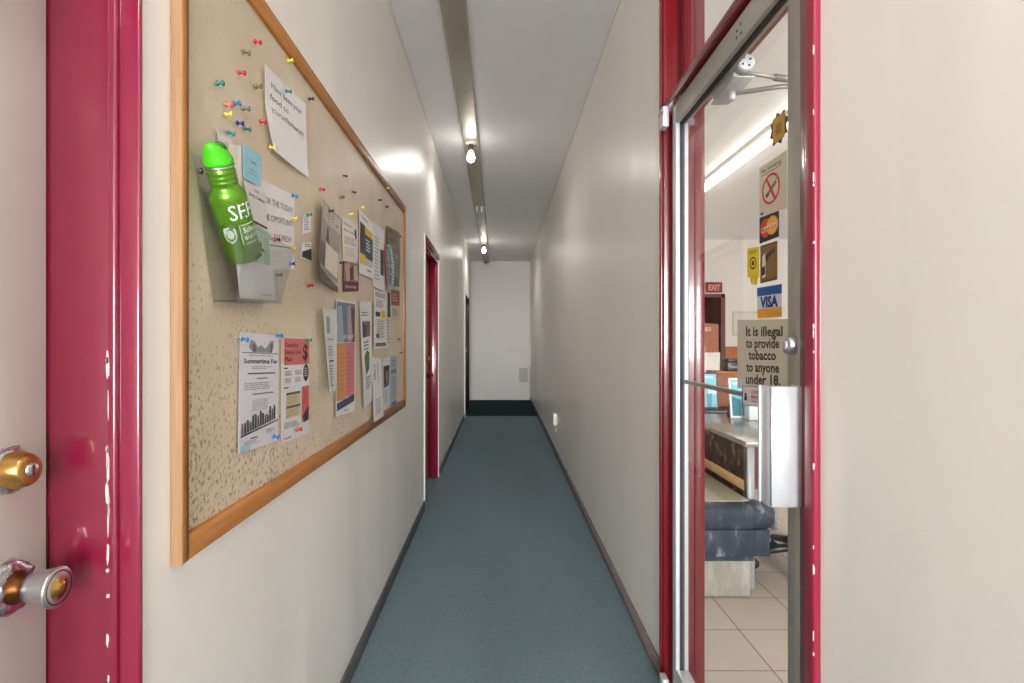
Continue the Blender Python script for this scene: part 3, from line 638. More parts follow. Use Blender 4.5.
sheet('leaflet', 'white leaflet with sideways lettering at the lower far corner of the board', 'leaflet', [(371.5, 357), (381.5, 359), (383.5, 416), (374, 422.5)], (226, 224, 226),
      [('t', .18, .10, .10, '25 YEARS', INK, {'vert': True, 'k': .45}), ('t', .50, .08, .075, 'COMMUNITY', (96, 94, 96), {'vert': True, 'k': .5}), ('g', .2, .66, .85, .92, 7, (150, 148, 150))], SD + .003, lambda u, v: .003 + .008 * v, group=GN)
sheet('leaflet', 'white leaflet with a dark photo near the lower far corner of the board', 'leaflet', [(382.5, 358), (390, 357), (388.8, 405), (383.5, 411)], (220, 222, 228),
      [('r', .1, .06, .9, .14, (226, 226, 228)), ('r', .1, .16, .92, .52, (58, 50, 52)), ('p', [(.4, .3), (.7, .25), (.8, .5), (.45, .5)], (150, 120, 104)), ('r', .1, .52, .9, .58, (70, 80, 130)), ('g', .2, .64, .85, .9, 6, (160, 162, 168))], SD + .001, lambda u, v: .002, group=GN)
sheet('leaflet', 'grey blue leaflet with teal bands against the far stile', 'leaflet', [(390.2, 356), (397, 355.5), (396.8, 405.5), (390.3, 410)], (176, 186, 196),
      [('r', .1, .26, .9, .34, (70, 140, 160)), ('g', .2, .08, .85, .22, 3, (120, 130, 140)), ('g', .2, .40, .9, .85, 9, (110, 130, 150)), ('r', .1, .88, .9, .95, (50, 110, 160))], SD, group=GN)
bars = [('p', [(.05 + i * .062, .86 - .006 * i), (.05 + i * .062, .86 - .006 * i - [.10, .08, .11, .07, .12, .13, .09, .14, .11, .07, .08, .13, .09, .14][i]), (.05 + i * .062 + .04, .86 - .006 * i - [.09, .10, .10, .09, .13, .12, .11, .13, .10, .09, .06, .14, .11, .12][i]), (.05 + i * .062 + .046, .86 - .006 * i)], (72, 72, 78) if i % 3 else (110, 108, 112)) for i in range(14)]
sheet('flyer', 'white summer flyer with a row of dark buildings along its foot', 'flyer', [(240, 331.5), (278.5, 336), (277.5, 441), (238, 453.5)], (220, 218, 224),
      [('p', [(.2, .13), (.24, .06), (.34, .07), (.42, .12), (.5, .10), (.62, .13), (.75, .06), (.86, .05), (.84, .13), (.8, .165), (.3, .165)], (150, 148, 152)), ('p', [(.28, .09), (.36, .1), (.38, .16), (.3, .16)], (110, 108, 112)), ('p', [(.76, .08), (.82, .08), (.8, .16), (.74, .16)], (110, 108, 112)), ('r', .04, .168, .98, .176, (120, 118, 124)), ('g', .2, .19, .85, .205, 1, (150, 148, 152)), ('t', .09, .262, .04, 'Summertime Fun', INK, {'w': .86, 'bold': .02}), ('g', .28, .29, .8, .32, 2, (160, 158, 162)), ('r', .18, .345, .90, .358, (110, 108, 114)), ('r', .4, .39, .68, .40, (140, 138, 142)), ('g', .1, .43, .92, .50, 4, (160, 158, 164)), ('r', .3, .525, .85, .536, (120, 118, 124)), ('g', .3, .58, .75, .68, 7, (176, 174, 178))]
      + bars + [('p', [(.03, .865), (.98, .79), (.98, .80), (.03, .88)], (60, 60, 64)), ('r', .25, .90, .42, .91, (90, 88, 92)), ('g', .12, .92, .5, .96, 3, (170, 168, 172)), ('g', .65, .86, .88, .90, 3, (150, 148, 152)), ('r', .03, .955, .25, .995, (150, 206, 226))],
      SD, lambda u, v: .001 + .004 * v * (1 - u), group=GN)
CR = (206, 108, 108)
sheet('flyer', 'dental plan flyer with a coral heading beside the white summer flyer', 'flyer', [(281.5, 338), (309, 339.5), (308.7, 433), (281.4, 443.5)], (224, 220, 220),
      [('r', .0, .0, .10, .24, (226, 190, 150)), ('r', .08, .0, 1, .26, CR), ('t', .10, .085, .045, 'Canadian', INK, {'w': .46}), ('t', .10, .155, .045, 'Dental Care', INK, {'w': .56}), ('t', .10, .225, .045, 'Plan', INK, {'w': .24}), ('t', .74, .21, .16, '$', INK, {'w': .2, 'bold': .03}), ('r', .06, .285, .2, .295, INK), ('g', .1, .32, .38, .37, 3, (110, 106, 108)), ('g', .45, .32, .72, .37, 3, (110, 106, 108)), ('g', .1, .39, .34, .44, 3, (130, 126, 128)), ('g', .45, .39, .7, .44, 3, (130, 126, 128)), ('e', .86, .35, .11, .09, INK), ('g', .8, .30, .93, .40, 4, (214, 210, 210)), ('r', .06, .475, .22, .485, INK), ('r', .14, .53, .64, .78, (206, 190, 150)), ('r', .14, .53, .64, .555, (96, 90, 86)), ('r', .14, .66, .64, .685, (96, 90, 86)), ('g', .17, .57, .6, .65, 4, (150, 140, 112)), ('g', .17, .70, .6, .77, 4, (150, 140, 112)), ('r', .70, .49, .98, .86, (202, 92, 96)), ('g', .74, .52, .94, .68, 6, (170, 66, 72)), ('p', [(.72, .80), (.85, .74), (.98, .70), (.96, .84), (.8, .87)], (64, 44, 50)), ('g', .06, .82, .6, .88, 4, (130, 130, 156)), ('t', .4, .925, .02, 'Canada.ca', (180, 70, 60), {'w': .28}), ('t', .06, .975, .022, 'Canada', INK, {'w': .24})], SD, lambda u, v: .001, group=GN)

# ------------------------------------------------------------------ acrylic holder, leaflets in it, green bottle
hs_t0, hs_b0, hs_t1, hs_b1 = 1.030, 1.100, 1.270, 1.335
hz0, hz1, hz2 = 1.380, 1.645, 1.520
bh = thing('brochure_holder', 'clear acrylic brochure holder holding the green bottle and leaflets', 'brochure holder', tuple(Lw(1.13, hz0, .02)))
def sl(h, side):
    f_ = (h - hz0) / (hz1 - hz0); return (hs_b0 + (hs_t0 - hs_b0) * f_) if side == 0 else (hs_b1 + (hs_t1 - hs_b1) * f_)
def slab(b, a, c, th, mi=0):
    """a: four corners; c: offset of the other face"""
    vs_ = [tuple(p) for p in a] + [tuple(p[i] + c[i] * th for i in range(3)) for p in a]
    b.raw(vs_, [[0, 1, 2, 3], [7, 6, 5, 4]] + [[i, (i + 1) % 4, 4 + (i + 1) % 4, 4 + i] for i in range(4)], mi)
bk = B(Lw); slab(bk, [(sl(hz0, 0), hz0, SD + .001), (sl(hz0, 1), hz0, SD + .001), (sl(hz1, 1), hz1, SD + .001), (sl(hz1, 0), hz1, SD + .001)], (0, 0, 1), .0025)
bk.build('back_panel', M['acrylic'], bh)
fp = B(Lw); dB, dT = .058, .102
slab(fp, [(sl(hz0, 0), hz0, dB), (sl(hz0, 1), hz0 + .012, dB), (sl(hz2, 1), hz2 - .01, dT), (sl(hz2, 0), hz2, dT)], (0, 0, 1), .0025)
slab(fp, [(sl(hz0, 0), hz0, SD + .003), (sl(hz0, 0), hz0, dB), (sl(hz2, 0), hz2, dT), (sl(hz2, 0), hz2, SD + .003)], (1, 0, 0), .0025)
slab(fp, [(sl(hz0, 1), hz0 + .012, SD + .003), (sl(hz0, 1), hz0 + .012, dB), (sl(hz2, 1), hz2 - .01, dT), (sl(hz2, 1), hz2 - .01, SD + .003)], (-1, 0, 0), .0025)
fp.build('pocket', M['acrylic'], bh)
ep = B(Lw)
slab(ep, [(sl(hz0, 0), hz0 - .003, SD + .003), (sl(hz0, 1), hz0 + .009, SD + .003), (sl(hz0, 1), hz0 + .009, dB + .003), (sl(hz0, 0), hz0 - .003, dB + .003)], (0, 1, 0), .0035)
ep.build('floor_plate', M['acrylic_edge'], bh)
B(Lw).lathe([(.006, 0), (.006, .002), (.002, .004)], (lp(199, 171, SD)[0], lp(199, 171, SD)[1], SD + .0035), (0, 0, 1), 12).build('screw', M['socket_dark'], bh)
GL = 'leaflets in the acrylic holder'
def scard(*a, **k): return sheet(*a, group=GL, **k)
scard('card', 'pale yellow card behind the teal card in the acrylic holder', 'card', [(229, 143), (244, 147), (247, 262), (233, 262)], (226, 222, 200), [('r', .5, .0, .75, 1, (238, 236, 226)), ('r', .8, 0, .9, 1, (200, 206, 190))], d=.026)
scard('card', 'white card standing tallest at the back of the acrylic holder', 'card', [(217, 128), (232, 140), (246, 262), (230, 262)], (208, 202, 194), [], d=.019)
scard('card', 'teal blue card at the top of the acrylic holder', 'card', [(243, 143), (261.5, 156), (260.5, 187), (243.5, 178)], (150, 200, 214), [('t', .36, .42, .10, 'Tevin', (56, 80, 96), {'w': .34}), ('r', .3, .62, .75, .65, (110, 150, 166)), ('g', .25, .72, .8, .8, 2, (120, 164, 178))], d=.030)
scard('card', 'white printed card with a brown strip beside the bottle', 'card', [(244, 180), (265.5, 193), (267, 230), (250, 221)], (226, 222, 220), [('t', .42, .15, .07, 'THE', INK, {'w': .2}), ('t', .12, .32, .08, 'GRAPES COMPANY', INK, {'w': .8}), ('p', [(.05, .93), (1, .93), (1, .99), (.05, .99)], (110, 70, 50))], d=.034)
scard('card', 'mint green card with a dark cross low in the acrylic holder', 'card', [(254, 224), (269, 233), (270.5, 271), (257, 266)], (176, 214, 190), [('r', .28, .36, .4, .72, (40, 62, 54)), ('r', .12, .5, .6, .58, (40, 62, 54)), ('g', .55, .2, .95, .9, 9, (120, 160, 140))], d=.031)
scard('card', 'plain white card in the foot of the acrylic holder', 'card', [(236, 258), (273, 266), (275.5, 300), (240, 298)], (232, 230, 230), [('r', .0, .1, .42, .92, (238, 238, 240)), ('g', .58, .86, .95, .92, 1, (130, 128, 130))], d=.050)

def bot(px, py, d): s_, h_ = lp(px, py, d); return Vector((s_, h_, d))
pb_, pt_ = bot(244.5, 258, .056), bot(214.5, 147, .0535)
ax = (pt_ - pb_); Lb = ax.length; ax.normalize()
gb = thing('water_bottle', 'green metal water bottle leaning in the acrylic brochure holder', 'bottle', tuple(Lw(*pb_)))
rB = .0345
prof = [(.010, 0), (rB - .004, .0), (rB, .004), (rB, .56 * Lb), (rB * .985, .60 * Lb), (rB * .9, .635 * Lb), (rB * .78, .655 * Lb), (rB * .72, .675 * Lb), (rB * .71, .70 * Lb), (rB * .75, .71 * Lb), (rB * .75, .725 * Lb), (rB * .70, .735 * Lb), (rB * .75, .75 * Lb), (rB * .75, .765 * Lb), (rB * .70, .775 * Lb), (rB * .75, .79 * Lb), (rB * .75, .805 * Lb), (rB * .70, .815 * Lb), (rB * .72, .87 * Lb)]
body = B(Lw).lathe(prof, pb_, ax, 40).build('body', M['green'], gb)
refd = Vector((0, 0, 1)); u_ = (refd - ax * refd.dot(ax)).normalized(); v_ = u_.cross(ax) if u_.cross(ax).x > 0 else ax.cross(u_)
# slanted drinking cap, its opening on the slope
def cap_ring(cx, r, h, n=24): return [tuple(pb_ + ax * (.855 * Lb + rB * h) + v_ * (rB * (cx + r * math.cos(2 * math.pi * k / n))) + u_ * (rB * r * .95 * math.sin(2 * math.pi * k / n))) for k in range(n)]
cb_ = B(Lw); R_ = [(0, .76, 0), (0, .82, .06), (0, .82, .22), (0, .78, .34), (-.06, .70, .60), (-.20, .54, .86), (-.34, .38, 1.08), (-.42, .26, 1.20), (-.45, .12, 1.25)]
vs_ = [p for r_ in R_ for p in cap_ring(*r_)]; n_ = 24
cb_.raw(vs_, [[i * n_ + k, i * n_ + (k + 1) % n_, (i + 1) * n_ + (k + 1) % n_, (i + 1) * n_ + k] for i in range(len(R_) - 1) for k in range(n_)] + [list(range(n_))[::-1], [(len(R_) - 1) * n_ + k for k in range(n_)]], 0, True)
cap = cb_.build('cap', M['green_cap'], gb)
oc = pb_ + ax * (.855 * Lb + rB * .84) + v_ * (rB * .36) + u_ * (rB * .12); sn = (v_ * .85 + ax * .55).normalized()
B(Lw).lathe([(rB * .30, -.003), (rB * .34, .001), (rB * .30, .003), (rB * .22, .0005), (rB * .1, -.0005)], oc, sn, 20).build('spout_opening', flat((24, 96, 16)), cap)
B(Lw).lathe([(rB * .74, .835 * Lb), (rB * .77, .838 * Lb), (rB * .77, .852 * Lb), (rB * .74, .856 * Lb)], pb_, ax, 30).build('neck_ring', M['steel'], gb)
# lettering and shield wrapped on the body
face_dir = None
def wrap(u, v, l):
    """u across (radians / 1), v along the axis from the bottom"""
    a = u; r = rB + l
    p = pb_ + ax * v + (u_ * math.cos(a) + v_ * math.sin(a)) * r
    return tuple(p)
lb = B(Lw); lm = []
def wpos(a0, v0, kw):  # local letter space -> bottle
    return lambda u, v, l: wrap(a0 + u / rB, v0 - v, l)
art(lb, wpos(-1.30, .090, 1), [('t', 0, 0, .030, 'SEED', (226, 232, 224), {'w': .078, 'bold': .0}), ('r', 0.016, .011, .046, .0125, (214, 224, 208)), ('t', .017, .027, .010, 'School', (220, 228, 214), {'w': .036, 'bold': .02}), ('t', .017, .041, .010, 'and Art', (220, 228, 214), {'w': .038, 'bold': .02}), ('r', .017, .048, .044, .0500, (206, 218, 200)), ('r', .011, .010, .0122, .050, (206, 218, 200))], lm, 1, 1, .0003)
art(lb, wpos(-1.86, .086, 1), [('p', [(0, .012), (.0105, .008), (.023, .012), (.0235, .027), (.019, .036), (.0115, .041), (.004, .036), (-.0005, .027)], (206, 216, 204)), ('e', .0115, .023, .0075, .009, (182, 200, 176))], lm, 1, 1, .0003)
lb.build('printed_logo', lm, gb, normals=False)

# ------------------------------------------------------------------ push pins
PC = {'red': (190, 30, 36), 'dull': (110, 96, 56), 'teal': (20, 120, 116), 'olive': (104, 108, 62), 'pink': (214, 110, 100), 'blue': (36, 104, 170), 'grey': (110, 112, 112), 'yellow': (222, 206, 60), 'navy': (34, 46, 120), 'dark': (44, 40, 46), 'green': (40, 140, 84), 'white': (226, 220, 214)}
pin_m = {k: mat('pin_' + k, v, .25, var=.02) for k, v in PC.items()}
def pin(px, py, col, label, lift=0., tilt=(.15, .1)):
    d0 = SD + lift; s_, h_ = lp(px, py, d0 + .009)
    axp = Vector((tilt[0], tilt[1], 1))
    b = B(Lw).lathe([(.0008, -.003), (.0008, .003), (.0052, .0032), (.0056, .0045), (.0030, .0062), (.0026, .011), (.0034, .013), (.0056, .0145), (.0056, .0165), (.004, .0175)], (s_, h_, d0), axp, 14)
    return tag(b.build('push_pin', pin_m[col]), label, 'push pin', 'push pins on the bulletin board')
for p in [(257.6, 41, 'red', 'red push pin, topmost on the bulletin board near the top rail'), (246, 51, 'dull', 'dull brown pin just below the topmost red pin'),
          (241.4, 72, 'red', 'red push pin left of the handwritten note, second red one from the top'), (220, 83.4, 'teal', 'teal push pin nearest the near stile in the upper cluster'),
          (258.5, 86.4, 'olive', 'olive push pin just left of the handwritten note'), (228.5, 104, 'pink', 'pink push pin in the upper cluster beside a blue pin'),
          (236.5, 104, 'blue', 'bright blue push pin beside the pink one in the upper cluster'), (246, 108, 'grey', 'grey push pin right of the pink and blue pair'),
          (228, 115, 'yellow', 'yellow push pin in the upper cluster above the green bottle'), (239.5, 122.7, 'navy', 'navy push pin at the middle of the lower row above the bottle'),
          (230.4, 131.6, 'teal', 'teal push pin lowest in the cluster above the green bottle cap'), (247, 128, 'teal', 'teal push pin right of the navy one above the teal card'),
          (263, 121, 'red', 'red push pin beside the lower left edge of the handwritten note'), (290, 61, 'yellow', 'yellow push pin touching the top rail above the handwritten note'),
          (311, 99, 'dark', 'dark pin right of the handwritten note under the top rail'), (272, 147, 'yellow', 'yellow push pin at the lower left corner of the handwritten note'),
          (294.4, 195, 'blue', 'blue push pin at the top corner of the hand lettered sheet'), (322, 189, 'red', 'red push pin at the top of the glossy grey poster'),
          (294, 218, 'yellow', 'yellow push pin on the right edge of the hand lettered sheet, upper one'), (276.6, 240, 'red', 'red push pin under the underlined words of the lettered sheet'),
          (293, 248, 'yellow', 'yellow push pin on the right edge of the lettered sheet, lower one'), (291.6, 264, 'blue', 'blue push pin at the bottom corner of the lettered sheet'),
          (279, 275, 'olive', 'olive push pin just right of the acrylic holder'), (310, 286, 'red', 'red push pin on bare board below the small black clipping'),
          (345, 175.5, 'dark', 'dark push pin standing alone highest above the grey poster'), (354, 191.5, 'dark', 'dark push pin above the cream leaflet, right of a black one'), (342, 197.5, 'dark', 'black push pin above the upper right corner of the grey poster'),
          (380, 200, 'dark', 'dark push pin between the teal poster and the top rail'), (387, 207, 'dark', 'dark push pin above the glossy photo sheet'), (387, 188, 'yellow', 'yellow push pin touching the top rail near the far stile'),
          (362, 207, 'yellow', 'pale yellow push pin above the teal and yellow poster'), (351, 214, 'yellow', 'pale yellow push pin above the cream leaflet heading')]:
    pin(*p, tilt=(random.uniform(-.1, .4), random.uniform(-.25, .25)))
for p in [(288, 91, 'teal', 'teal push pin on the upper half of the handwritten note', .007), (309, 215, 'teal', 'teal push pin on the small torn scribbled clipping', .003), (331, 211, 'dark', 'dark push pin on the upper edge of the glossy grey poster', .008), (342, 263, 'dark', 'dark push pin between the cream leaflet and the photo card', .004),
          (400, 237, 'dark', 'dark push pin beside the glossy photo sheet at the far stile', .006), (244, 339, 'blue', 'blue push pin at the top left corner of the white summer flyer', .003), (279, 336, 'blue', 'blue push pin between the tops of the two lower flyers', .003),
          (309, 340, 'green', 'green push pin at the top corner of the dental flyer', .003), (276, 436, 'blue', 'blue push pin at the bottom corner of the white summer flyer', .003), (299, 430, 'red', 'red push pin near the foot of the dental flyer', .003),
          (399, 339, 'dark', 'small dark pin by the far stile below the red brown card', 0), (401, 353, 'dark', 'small dark pin by the far stile above the grey blue leaflet', 0)]:
    pin(*p[:4], lift=p[4], tilt=(random.uniform(-.1, .4), random.uniform(-.25, .25)))

# ------------------------------------------------------------------ stickers on the glass door
GDd = -.0225
GS = 'stickers on the glass door'
def st(name, label, quad, base, items, cat='sticker', d=GDd): return sheet(name, label, cat, quad, base, items, d=d, wall='R', group=GS, th=.0003)
RED = (196, 40, 40)
st('sticker', 'no smoking sticker with a red crossed circle on the glass door', [(759.6, 168), (787, 150), (787, 208), (759.6, 217.5)], (210, 198, 176),
   [('t', .08, .155, .085, 'No Smoking', (70, 62, 56), {'w': .74}), ('r', .08, .19, .8, .205, (90, 80, 72)), ('o', .44, .53, .33, .29, .16, RED), ('p', [(.24, .62), (.29, .685), (.66, .47), (.61, .405)], (120, 116, 110)), ('p', [(.24, .62), (.29, .685), (.38, .632), (.33, .567)], (60, 58, 58)), ('p', [(.60, .40), (.66, .36), (.64, .31), (.68, .30), (.70, .37), (.64, .41)], (150, 146, 140)), ('p', [(.26, .33), (.31, .29), (.63, .73), (.58, .78)], RED), ('r', .06, .92, .16, .97, (80, 76, 72))])
st('sticker', 'black card payment sticker with overlapping red and yellow circles', [(759.6, 218), (779, 210.5), (779, 236.5), (759.6, 244)], (28, 26, 34),
   [('e', .34, .48, .29, .36, (206, 56, 30)), ('e', .68, .46, .29, .36, (238, 170, 30)), ('p', [(.12, .44), (.92, .38), (.92, .58), (.12, .64)], (228, 206, 190)), ('t', .14, .615, .17, 'MasterCard', (190, 90, 60), {'w': .74, 'slope': -.05, 'bold': .03})])
st('sticker', 'brown sticker with a tilted white and black emblem on the glass door', [(760.3, 246), (777.5, 240.5), (777.5, 279.5), (760.3, 283.5)], (128, 98, 46),
   [('r', .03, .02, .97, .05, (70, 56, 36)), ('r', .03, .95, .97, .98, (70, 56, 36)), ('p', [(.14, .30), (.34, .22), (.34, .85), (.14, .88)], (226, 220, 208)), ('p', [(.10, .60), (.30, .56), (.32, .78), (.12, .82)], (34, 30, 28)), ('t', .32, .42, .17, 'Interac', (30, 26, 24), {'w': .58, 'slope': -.30, 'bold': .04}), ('p', [(.42, .34), (.5, .30), (.46, .46), (.38, .5)], (30, 26, 24))])
st('sticker', 'yellow sticker with a black ring and torn lower edge', [(747.3, 248.5), (759.4, 246.5), (759.4, 277.5), (747.3, 277.5)], (224, 204, 40),
   [('g', .15, .10, .85, .22, 3, (110, 96, 30)), ('o', .5, .52, .27, .21, .25, (36, 32, 24)), ('p', [(.4, .58), (.46, .42), (.62, .48), (.58, .60)], (36, 32, 24))])
st('sticker', 'yellow torn strip hanging below the yellow sticker', [(750, 277), (758, 276), (757, 285), (751, 284)], (214, 192, 50), [('r', .35, .3, .6, 1, (232, 214, 90))])
st('sticker', 'blue, white and gold card payment sticker on the glass door', [(757.3, 287.5), (782, 283.5), (782, 317), (757.3, 319)], (206, 214, 224),
   [('r', .0, .02, 1, .29, (22, 82, 160)), ('r', .02, .70, 1, .98, (226, 150, 40)), ('t', .14, .655, .33, 'VISA', (20, 44, 110), {'w': .72, 'bold': .05})])
bl = [('t', u, v, .140, s, (20, 18, 18), {'w': w_, 'bold': .028}) for s, u, v, w_ in (('It is illegal', .20, .235, .715), ('to provide', .20, .405, .66), ('tobacco', .26, .575, .54), ('to anyone', .21, .75, .65), ('under 18.', .20, .925, .68))]
st('age_notice', 'tobacco age notice in black letters on a clear film', [(737.5, 320), (788, 319), (788, 391), (737.5, 388)], M['film'], bl, 'notice')
st('sticker', 'white rectangular sticker with red lettering beside the pull plate', [(742.5, 386), (768, 386.5), (768, 408), (742.5, 405)], (226, 218, 222),
   [('r', .0, .0, 1, .03, (70, 60, 70)), ('r', .0, .0, .03, 1, (70, 60, 70)), ('r', .0, .97, 1, 1, (70, 60, 70)), ('r', .09, .5, .2, .74, (70, 60, 70)), ('e', .145, .42, .05, .08, (90, 70, 80)), ('t', .38, .38, .16, 'COVERED', (190, 50, 60), {'w': .5, 'bold': .03}), ('t', .38, .62, .16, 'PHOTO', (190, 50, 60), {'w': .36, 'bold': .03}), ('g', .38, .74, .8, .82, 1, (90, 80, 86))], d=GDd + .0012)
# gold badge sticker: an eight point star with a square
s_, h_ = rp(779, 128, GDd); W_ = .048
b = B(Rw); n = 16; pts = [(s_ - (W_ if i % 2 == 0 else W_ * .74) * math.cos(2 * math.pi * i / n + .2), h_ + .040 * (1 if i % 2 == 0 else .74) * math.sin(2 * math.pi * i / n + .2)) for i in range(n)]
b.raw([(a, c_, GDd + .0004) for a, c_ in pts] + [(a, c_, GDd) for a, c_ in pts], [list(range(n)), list(range(n, 2 * n))] + [[i, (i + 1) % n, n + (i + 1) % n, n + i] for i in range(n)], 0)
b.raw([(s_ - dx * W_ * .62, h_ + dy * .030, GDd + .0008) for dx, dy in ((-1, -.9), (.9, -1), (1, .9), (-.9, 1))], [[0, 1, 2, 3]], 1)
b.raw([(s_ - dx * W_ * .3, h_ + dy * .014, GDd + .001) for dx, dy in ((-1, -.9), (.9, -1), (1, .9), (-.9, 1))], [[0, 1, 2, 3]], 2)
tag(b.build('sticker', [flat((96, 72, 34)), flat((190, 148, 60)), flat((150, 112, 44))], normals=False), 'gold star badge sticker at the top of the glass door', 'sticker', GS)

# ------------------------------------------------------------------ wall outlet on the right
s_, h_ = rp(556.5, 419, 0)
wo = thing('wall_outlet', 'small white surface outlet box low on the right hallway wall', 'outlet', tuple(Rw(s_, h_, 0)))
B(Rw).box((s_ - .04, h_ - .065, 0), (s_ + .04, h_ + .065, .034), 0, .005).build('box', M['outlet'], wo)
B(Rw).box((s_ - .046, h_ - .07, .033), (s_ + .046, h_ + .07, .040), 0, .003).build('face_plate', M['outlet'], wo)
for dz in (-.03, .03): B(Rw).lathe([(.017, 0), (.016, .004), (.012, .0045)], (s_, h_ + dz, .039), (0, 0, 1), 18).build('receptacle', M['vent'], wo)
B(Rw).tube([(s_ - .01, h_ - .06, .012), (s_ - .012, h_ - .1, .010), (s_ - .01, h_ - .15, .008)], .004, 8).build('cable', M['outlet'], wo)

# ------------------------------------------------------------------ the shop behind the glass
SX0, SX1, SYB = .742, 6.2, 9.86
tag(B().box((SX0 - .005, Y0, -.06), (SX1, SYB + 1.8, -.001)).build('floor_shop', M['tile'], origin=(0, 0, 0)), 'beige square floor tiles of the shop', 'floor', None, 'structure')
struct('ceiling_shop', B().box((SX0 - .04, Y0, CEIL), (SX1, SYB + 1.8, CEIL + .1)), M['ceiling'], 'white shop ceiling seen through the glass door', 'ceiling')
dx0, _ = at(698, 300, SYB); dx1, dz1 = at(724.6, 294, SYB)
struct('wall_shop_back', B().box((SX0 - .02, SYB, 0), (dx0, SYB + .12, CEIL)).box((dx1, SYB, 0), (SX1, SYB + .12, CEIL)).box((dx0, SYB, dz1), (dx1, SYB + .12, CEIL)), M['wall_shop'], 'cream back wall of the shop with a doorway', 'wall')
struct('wall_shop_right', B().box((SX1, Y0, 0), (SX1 + .1, SYB + 1.8, CEIL)), M['wall_shop'], 'far side wall of the shop', 'wall')
struct('wall_back_room', B().box((SX0, SYB + 1.7, 0), (SX1, SYB + 1.8, CEIL)), M['vent'], 'grey wall of the room behind the shop', 'wall')
fw = B().box((SX0, Y0 - .1, 0), (1.5, Y0, CEIL)).box((4.6, Y0 - .1, 0), (SX1, Y0, CEIL)).box((1.5, Y0 - .1, 0), (4.6, Y0, .75)).box((1.5, Y0 - .1, 2.3), (4.6, Y0, CEIL))
struct('wall_daylight_block', fw, M['wall_shop'], 'unseen cream wall added to cut the daylight entering the shop', 'wall')  # out of view, added to hold back daylight from the shop
fr = B().box((dx0 - .06, SYB - .03, 0), (dx0, SYB + .12, dz1)).box((dx1 - .075, SYB - .03, 0), (dx1, SYB + .12, dz1)).box((dx0 - .06, SYB - .03, dz1 - .06), (dx1, SYB + .12, dz1))
struct('trim_7', fr, M['shop_red'], 'dark red frame of the doorway under the exit sign', 'door frame')
wx0, wz = at(724.8, 346.5, SYB)
struct('trim_8', B().box((dx1 + .01, SYB - .02, 0), (at(742, 346, SYB)[0], SYB, wz), 0, .003), M['wainscot'], 'brown wainscot panel beside the shop back doorway', 'wainscot')
# exit sign
ex0, ez0 = at(706.3, 292.3, SYB - .05); ex1, ez1 = at(722.3, 282.2, SYB - .05)
es = thing('exit_sign', 'red exit sign above the shop back doorway', 'sign', ((ex0 + ex1) / 2, SYB - .03, ez0))
B().box((ex0, SYB - .055, ez0), (ex1, SYB, ez1), 0, .006).build('housing', M['shop_red'], es)
eb = B(); em = [flat((120, 16, 20))]; eb.box((ex0 + .008, SYB - .058, ez0 + .008), (ex1 - .008, SYB - .054, ez1 - .008))
art(eb, lambda u, v, l: (ex0 + u * (ex1 - ex0), SYB - .058 - l, ez1 - v * (ez1 - ez0)), [('t', .12, .80, .56, 'EXIT', (244, 156, 138), {'w': .74, 'bold': .03})], em, ex1 - ex0, ez1 - ez0)
eb.build('face', em, es, normals=False)
# chart on the back wall
cx0_, cz0 = at(732.5, 335.5, SYB - .01); cx1_, cz1 = at(778, 311.5, SYB - .01)
ch = B(); cm = [flat((196, 190, 174))]; ch.box((cx0_, SYB - .02, cz0), (cx1_, SYB - .002, cz1), 0, .002, 1)
art(ch, lambda u, v, l: (cx0_ + u * (cx1_ - cx0_), SYB - .02 - l, cz1 - v * (cz1 - cz0)), [('r', .03, .06, .97, .94, (206, 202, 186)), ('p', [(.2, .45), (.3, .32), (.42, .4), (.4, .8), (.26, .86)], (216, 212, 200)), ('g', .55, .2, .9, .8, 6, (186, 180, 160))], cm, 1, .6)
tag(ch.build('wall_chart', cm, normals=False), 'pale framed chart on the shop back wall', 'picture')
# fluorescent fixtures
def tube_light(x, y0, y1, label, e):
    t = thing('fluorescent_light', label, 'ceiling light', (x, (y0 + y1) / 2, CEIL - .09), 'fluorescent fixtures in the shop')
    B().prism([(x - .055, CEIL), (x - .055, CEIL - .03), (x - .03, CEIL - .05), (x + .03, CEIL - .05), (x + .055, CEIL - .03), (x + .055, CEIL)], y0, y1, 1).build('housing', M['outlet'], t)
    for k in (-1, 1): B().tube([(x + k * .026, y0 + .03, CEIL - .075), (x + k * .026, y1 - .03, CEIL - .075)], .017, 12).build('tube', M['tube'], t)
    for yy in (y0, y1 - .03): B().box((x - .05, yy, CEIL - .096), (x + .05, yy + .03, CEIL - .04), 0, .004).build('lampholder', M['outlet'], t)
    a = area('tube_light_glow', (x, (y0 + y1) / 2, CEIL - .13), (0, 0, R(90)), y1 - y0, .18, e, (1, .985, .95))
tube_light(2.27, 3.1, 6.6, 'long glowing fluorescent fixture on the shop ceiling', 14)
tube_light(2.27, -.6, 2.2, 'added unseen fluorescent fixture on the shop ceiling near the shop front', 8)  # out of view, added as extra light for the shop
tube_light(4.6, 2.4, 5.2, 'added unseen fluorescent fixture over the far side of the shop', 12)  # likewise an unseen extra light source
